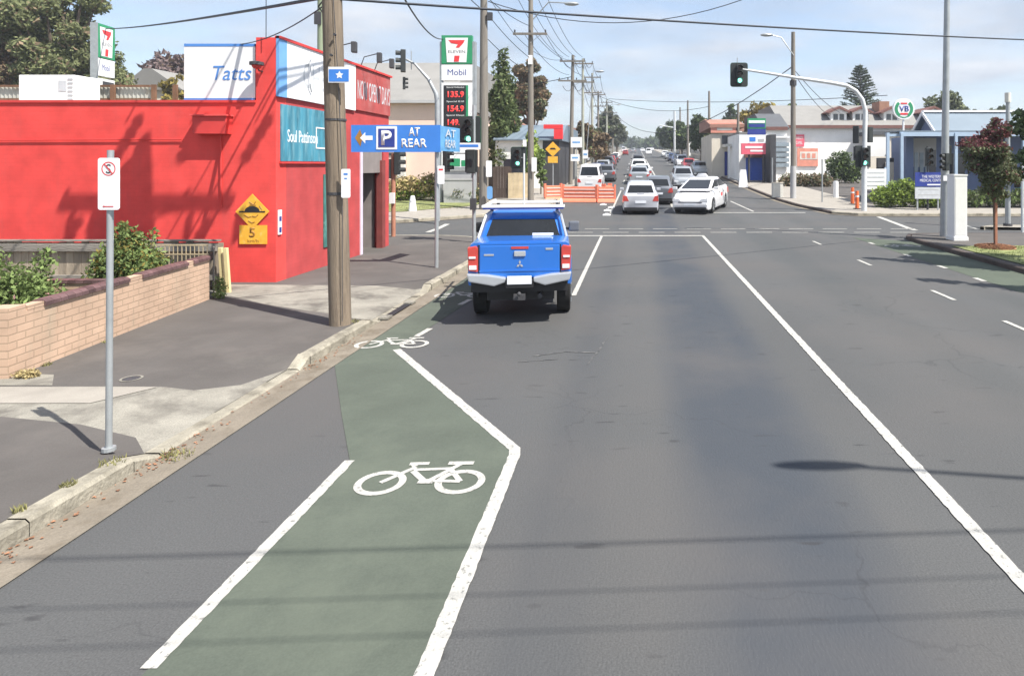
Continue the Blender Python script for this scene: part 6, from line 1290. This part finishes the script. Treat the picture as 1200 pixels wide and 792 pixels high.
def car(kind, label, x, y, rz, pm, front='lamps', sc=1.0, group=None, simple=False, name='car', cat='car', lower=None):
    k = KINDS_[kind]; L, Wd, H = k['L'], k['W'], k['H']
    t = thing(name, label, cat, (x, y, prof(y) + .006), rz, group); t.scale = (sc,) * 3
    if y > 30: t.rotation_euler.x = math.atan(.033) * math.cos(rz); t.rotation_euler.y = -math.atan(.033) * math.sin(rz) * -1 if abs(math.sin(rz)) > .2 else 0
    body_mesh(L, Wd, k['tops'], .19, k['axles'], k['wr']).build('body', pm, t, smooth=True)
    zbelt = interp(k['tops'], (k['gh'][0] + k['gh'][3]) / 2); green_house(t, Wd, zbelt, H, *[k['gh'][i] for i in (0, 1, 2, 3)], pm)
    MB().bx(-Wd * .36, Wd * .36, -L / 2 + .3, L / 2 - .3, .16, .60).build('underbody', 'car_black', t)
    for s_ in (-1, 1):
        for ya in k['axles']: wheel(t, s_ * (Wd / 2 - .115), ya, k['wr'])
        MB().prism([(s_ * (Wd / 2 - .33), .66), (s_ * (Wd / 2 - .045), .66), (s_ * (Wd / 2 - .06), .92 if kind != 'sedan' else .86), (s_ * (Wd / 2 - .22), .90 if kind != 'sedan' else .84)], 'xz', -L / 2 - .012, -L / 2 + .12).build('tail_light', 'tail_red', t)
        MB().prism([(s_ * (Wd / 2 - .50), .52), (s_ * (Wd / 2 - .10), .56), (s_ * (Wd / 2 - .12), .70), (s_ * (Wd / 2 - .42), .64)], 'xz', L / 2 - .16, L / 2 + .004).build('headlight', 'lamp_clear', t)
        MB().box((s_ * (Wd / 2 + .07), k['gh'][3] - .38, zbelt + .05), (.20, .12, .13)).build('mirror', pm, t, bevel=.02)
        if not simple: MB().bx(s_ * (Wd / 2 - .01), s_ * (Wd / 2 + .008), .1, .24, zbelt - .2, zbelt - .175).bx(s_ * (Wd / 2 - .01), s_ * (Wd / 2 + .008), -.9, -.76, zbelt - .2, zbelt - .175).build('door_handle', 'car_black', t)
    MB().bx(-Wd * .44, Wd * .44, -L / 2 - .02, -L / 2 + .1, .20, .36).build('bumper', lower or 'car_black', t, bevel=.01); MB().bx(-Wd * .40, Wd * .40, L / 2 - .1, L / 2 + .008, .22, .31).build('grille', 'car_black', t, bevel=.01)
    if not simple:
        MB().bx(-.26, .26, -L / 2 - .03, -L / 2 - .012, .56, .67).build('number_plate', 'plate_white', t); MB().bx(-.26, .26, L / 2 + .009, L / 2 + .02, .38, .48).build('number_plate', 'plate_white', t)
        MB().bx(-Wd * .3, Wd * .3, L / 2 - .06, L / 2 + .006, .50, .54).build('grille', 'car_black', t)
        MB().box((0, k['gh'][0] - .0, interp(k['tops'], k['gh'][0]) + .04), (.35, .02, .02)).build('rear_wiper', 'car_black', t)
    return t
# blue pickup
sc_ = .925
t = thing('pickup_truck', 'bright blue double cab pickup with a white roof rack, seen from behind', 'pickup truck', (-2.09, 12.2, .006), rz=R(7)); t.scale = (.88, .9, 1.05)
L, Wd = 5.3, 1.815; axles = (-1.48, 1.55); wr = .385
tops = [(-2.65, 1.20), (-2.6, 1.22), (-.95, 1.22), (-.8, 1.17), (1.2, 1.14), (2.3, 1.04), (2.6, .85), (2.65, .8)]
def ute_body():
    mb = MB(); n = 106; rings = []; L0 = 5.0
    for i in range(n + 1):
        y = -2.5 + 5.0 * i / n; e = max(0, (y - 2.2) / .3); rear = max(0, (-2.42 - y) / .08); w = Wd / 2 * (1 - .12 * e ** 2 - .012 * rear); zt = interp(tops, y); z0 = .50 + .10 * max(0, min(1, (-1.95 - y) / .2)); arch = 0
        for ya in axles:
            d = abs(y - ya)
            if d < wr * 1.2: arch = max(arch, wr + math.sqrt((wr * 1.2) ** 2 - d * d) * .96)
        zl = max(z0, arch); fl = .02 if arch else 0
        ring = [(w * .75, zl), (w * .985 + fl * .4, zl), (w + fl, zl + .05), (w + fl * .5, max(.86, zl + .08)), (w * .995, .95 if zl < .85 else .97), (w * .975, zt - .09), (w * .95, zt - .02), (w * .90, zt), (w * .5, zt + .005)]
        rings.append([(a, y, b) for a, b in ring] + [(-a, y, b) for a, b in ring[::-1]])
    k = len(rings[0])
    for r_ in rings: mb.v += r_
    for i in range(n):
        for j in range(k): a = i * k + j; b = i * k + (j + 1) % k; mb.f.append((a, b, b + k, a + k)); mb.m.append(0)
    mb.f.append(tuple(range(k))); mb.m.append(0); mb.f.append(tuple(range(n * k, n * k + k))[::-1]); mb.m.append(0); return mb
ute_body().build('body', 'paint_blue', t, smooth=True)
green_house(t, Wd, 1.14, 1.61, -1.55, -1.18, .55, 1.25, 'paint_blue', wb=.93, wt_=.77)
MB().bx(-.6, .6, -2.3, 2.2, .34, .62).build('chassis', 'car_black', t)
MB().tube([(-.7, -1.48, .385), (.7, -1.48, .385)], .06, 8).ball((0, -1.48, .38), .14).build('axle', 'car_black', t); MB().tube([(.35, -2.5, .42), (.35, -1.8, .42)], .04, 10).build('exhaust', 'dark_grey', t)
MB().bx(-.72, .72, -2.522, -2.49, .68, 1.205).build('tailgate_seam', 'car_black', t)
tg = MB().prism([(-.70, .70), (.70, .70), (.70, 1.19), (-.70, 1.19)], 'xz', -2.535, -2.48).build('tailgate', 'paint_blue', t, bevel=.02)
MB().bx(-.70, .70, -2.545, -2.532, .80, .82).build('crease', 'paint_blue', tg); MB().bx(-.72, .72, -2.53, -2.49, 1.192, 1.215).build('top_cap', 'paint_blue', tg)
MB().bx(-.10, .10, -2.56, -2.536, 1.02, 1.10).build('handle', 'chrome', tg, bevel=.01); MB().bx(-.15, .15, -2.545, -2.531, 1.13, 1.165).build('brake_light', 'tail_red', tg)
mb = MB()
for a in (90, 210, 330): c_ = Vector((math.cos(R(a)), math.sin(R(a)))) ; s_ = Vector((-c_.y, c_.x)); ctr = Vector((0, .90)); mb.prism([tuple(ctr), tuple(ctr + c_ * .033 + s_ * .019), tuple(ctr + c_ * .066), tuple(ctr + c_ * .033 - s_ * .019)], 'xz', -2.545, -2.537)
mb.build('emblem', 'chrome', tg); MB().bx(-.62, -.45, -2.542, -2.536, 1.035, 1.06).build('badge', 'chrome', tg); MB().bx(.45, .58, -2.542, -2.536, 1.11, 1.14).build('badge', 'chrome', tg)
for s_ in (-1, 1):
    tl = MB().prism([(s_ * .725, .80), (s_ * .885, .82), (s_ * .90, 1.16), (s_ * .76, 1.18), (s_ * .725, 1.15)], 'xz', -2.56, -2.36).build('tail_light', 'tail_red', t, bevel=.012); MB().bx(s_ * .745, s_ * .87, -2.575, -2.558, .84, .90).build('reflector', 'lamp_clear', tl); MB().bx(s_ * .76, s_ * .875, -2.575, -2.558, 1.0, 1.03).build('reflector', 'lamp_clear', tl)
    MB().prism([(s_ * .24, .655), (s_ * .44, .60), (s_ * .87, .67), (s_ * .905, .785), (s_ * .55, .765), (s_ * .24, .72)], 'xz', -2.64, -2.50).build('bumper', 'chrome', t, bevel=.02)
    MB().bx(s_ * .80, s_ * .90, -1.0, -.95, .42, .52).build('mud_flap', 'car_black', t)
    for ya in axles: wheel(t, s_ * .775, ya, wr, .26)
    m_ = MB().box((s_ * 1.03, .6, 1.20), (.24, .10, .19)).build('mirror', 'car_black' if s_ < 0 else 'paint_grey', t, bevel=.03); MB().bx(s_ * .80, s_ * .95, .58, .62, 1.13, 1.18).build('arm', 'car_black', m_)
    MB().tube([(s_ * .83, -1.62, 1.2), (s_ * .725, -1.27, 1.54), (s_ * .63, -1.18, 1.60)], .03, 8).build('sports_bar', 'chrome', t, smooth=True)
    MB().bx(s_ * .80, s_ * .83, -1.9, -1.05, .32, .42).build('mud_guard', 'car_black', t)
    MB().prism([(s_ * .50, 1.04), (s_ * .86, 1.04), (s_ * .84, .82), (s_ * .5, .78)], 'xz', 2.42, 2.52).build('headlight', 'lamp_clear', t)
MB().bx(-.84, .84, -2.53, -2.503, .50, .66).build('shade_plate', 'car_black', t); MB().bx(-.24, .24, -2.66, -2.54, .57, .69).build('step', 'car_black', t, bevel=.01); MB().bx(-.21, .21, -2.675, -2.661, .63, .75).build('number_plate', 'plate_white', t); MB().bx(-.1, .1, -2.7, -2.55, .40, .48).ball((0, -2.76, .50), .035).build('tow_bar', 'dark_grey', t)  # wide black plate under the bumper stands in for the shade there
MB().bx(-.60, .60, -1.63, -1.58, 1.18, 1.222).build('window_seal', 'car_black', t); MB().bx(.18, .58, -1.57, -1.56, 1.235, 1.275).build('window_sticker', 'sign_white', t)
rk = MB().bx(-.80, .80, -1.35, -1.18, 1.675, 1.71).bx(-.78, -.74, -1.18, 1.0, 1.67, 1.71).bx(.72, .76, -1.18, 1.0, 1.67, 1.71).bx(-.74, .72, .3, .36, 1.67, 1.705).build('roof_rack', 'rack_white', t); MB().bx(-.78, .78, -1.34, -1.20, 1.645, 1.673).build('rack_channel', 'sign_dark_blue', rk)
for x_ in (-.66, .62):
    for y_ in (-1.15, .2): MB().bx(x_, x_ + .06, y_, y_ + .1, 1.60, 1.669).build('rack_foot', 'car_black', rk)
MB().bx(-.55, .55, -2.4, -1.65, 1.222, 1.235).build('tray_cover', 'paint_blue', t)
# others
car('wagon', 'white hatchback stopped in the middle lane beyond the stop line, seen from behind', gx(750.5, 31.5), 31.9, 0, 'paint_pearl', name='car', sc=.98, lower='car_black')
car('hatch', 'dark red hatchback just ahead and right of the white hatchback', gx(771, 36.5) + .05, 36.6, R(-3), 'paint_grey', name='car')
car('sedan', 'silver sedan seen between the white hatchback and the crest', gx(749, 54), 54, 0, 'paint_silver'); car('suv', 'dark car farther ahead of the silver sedan in the same lane', gx(748.5, 68), 68, 0, 'paint_white'); car('suv', 'black car farthest ahead in the left lanes below the crest', gx(748, 92), 92, 0, 'paint_dark', simple=True)
car('sedan', 'white car far ahead in the inner lane behind the wires', .5, 60, 0, 'paint_white', simple=True)
tx = car('prius', 'white taxi turning towards the camera in the intersection with a roof light', gx(822, 32.4), 32.2, R(180 - 19), 'paint_white', name='taxi', cat='taxi', sc=1.09)
mb = MB(); mb.prism([(-.28, 1.505), (.28, 1.505), (.17, 1.66), (-.17, 1.66)], 'xz', -.25, -.10); mb.build('roof_light', 'sign_white', tx, bevel=.02)
MB().bx(-.876, -.868, -.5, -.2, .62, .78).build('door_emblem', 'sign_red', tx)
car('suv', 'small silver four wheel drive coming towards the camera behind the taxi', gx(801.5, 47.5), 49, R(180), 'paint_silver', sc=.92)
pk = 'cars parked along the left kerb'; pr = 'cars parked along the right kerb'
car('van', 'white van parked behind the orange barriers on the left', gx(691, 44.5), 46.5, 0, 'paint_white', group=pk, name='van', cat='van', sc=.95)
for px, y, kd, pm, lb in ((701, 62, 'sedan', 'paint_navy', 'navy blue car parked on the left ahead of the white van'), (711, 57, 'hatch', 'paint_grey', 'grey blue hatchback moving away beside the parked navy car'), (707.5, 72, 'wagon', 'paint_silver', 'silver wagon parked on the left, third in the row'), (712.5, 84, 'suv', 'paint_dark', 'black four wheel drive parked on the left, fourth in the row'), (716, 96, 'hatch', 'paint_red', 'red hatchback parked on the left, fifth in the row'), (719, 112, 'sedan', 'paint_dark', 'dark sedan parked far on the left, sixth in the row'), (722, 130, 'hatch', 'paint_white', 'white hatchback parked far on the left, seventh in the row')):
    car(kd, lb, gx(px, y), y, 0, pm, group=pk, simple=True)
for px, y, kd, pm, lb in ((820, 68, 'sedan', 'paint_silver', 'silver sedan parked on the right, nearest in the row'), (807, 79, 'hatch', 'paint_red', 'dark red hatchback parked on the right, second in the row'), (799, 93, 'suv', 'paint_white', 'white four wheel drive parked on the right, third in the row'), (793, 108, 'sedan', 'paint_navy', 'navy sedan parked on the right, fourth in the row'), (788, 122, 'sedan', 'paint_navy', 'blue sedan parked on the right, fifth in the row'), (784, 138, 'wagon', 'paint_silver', 'silver wagon parked on the right, sixth in the row'), (779.5, 160, 'wagon', 'paint_white', 'white wagon parked on the right near the crest, seventh in the row')):
    car(kd, lb, gx(px, y), y, R(180), pm, group=pr, simple=True)
for px, y, kd, pm, lb in ((760, 190, 'van', 'paint_white', 'white van coming over the crest in the oncoming lanes'), (753, 260, 'sedan', 'paint_white', 'distant white car coming over the crest at the centre'), (742, 230, 'suv', 'paint_silver', 'distant silver car going over the crest'), (733, 180, 'hatch', 'paint_red', 'distant red car going up to the crest on the left'), (731, 250, 'van', 'paint_white', 'distant white van at the crest beside the far left row'), (764, 300, 'sedan', 'paint_white', 'distant white car at the crest on the right')):
    car(kd, lb, gx(px, y), y, R(180) if px > 750 else 0, pm, simple=True)
# ------------------------------------------------------------------ far wooded crest
rs = random.Random(200); cl = [(rs.uniform(-260, 330), rs.uniform(600, 680), 19.5 + rs.uniform(2, 5), rs.uniform(6, 14), 6, rs.uniform(3, 6)) for _ in range(90)]
foliage(cl, 16000, 1.6, rs, shell=.7).build('distant_woodland', 'leaf_dark', kind='stuff', fixn=False)
HAZE = True
if HAZE:
    hm = bpy.data.materials.new('haze'); hm.use_nodes = True; nt = hm.node_tree; nt.nodes.clear(); o_ = nt.nodes.new('ShaderNodeOutputMaterial'); pv = nt.nodes.new('ShaderNodeVolumePrincipled'); pv.inputs['Color'].default_value = (.85, .9, 1, 1); pv.inputs['Density'].default_value = .0007; pv.inputs['Anisotropy'].default_value = .2
    nt.links.new(pv.outputs[0], o_.inputs['Volume'])
    MB().box((0, 1850, 34), (5200, 4500, 70)).build('haze', hm, kind='stuff')
bpy.context.view_layer.update()
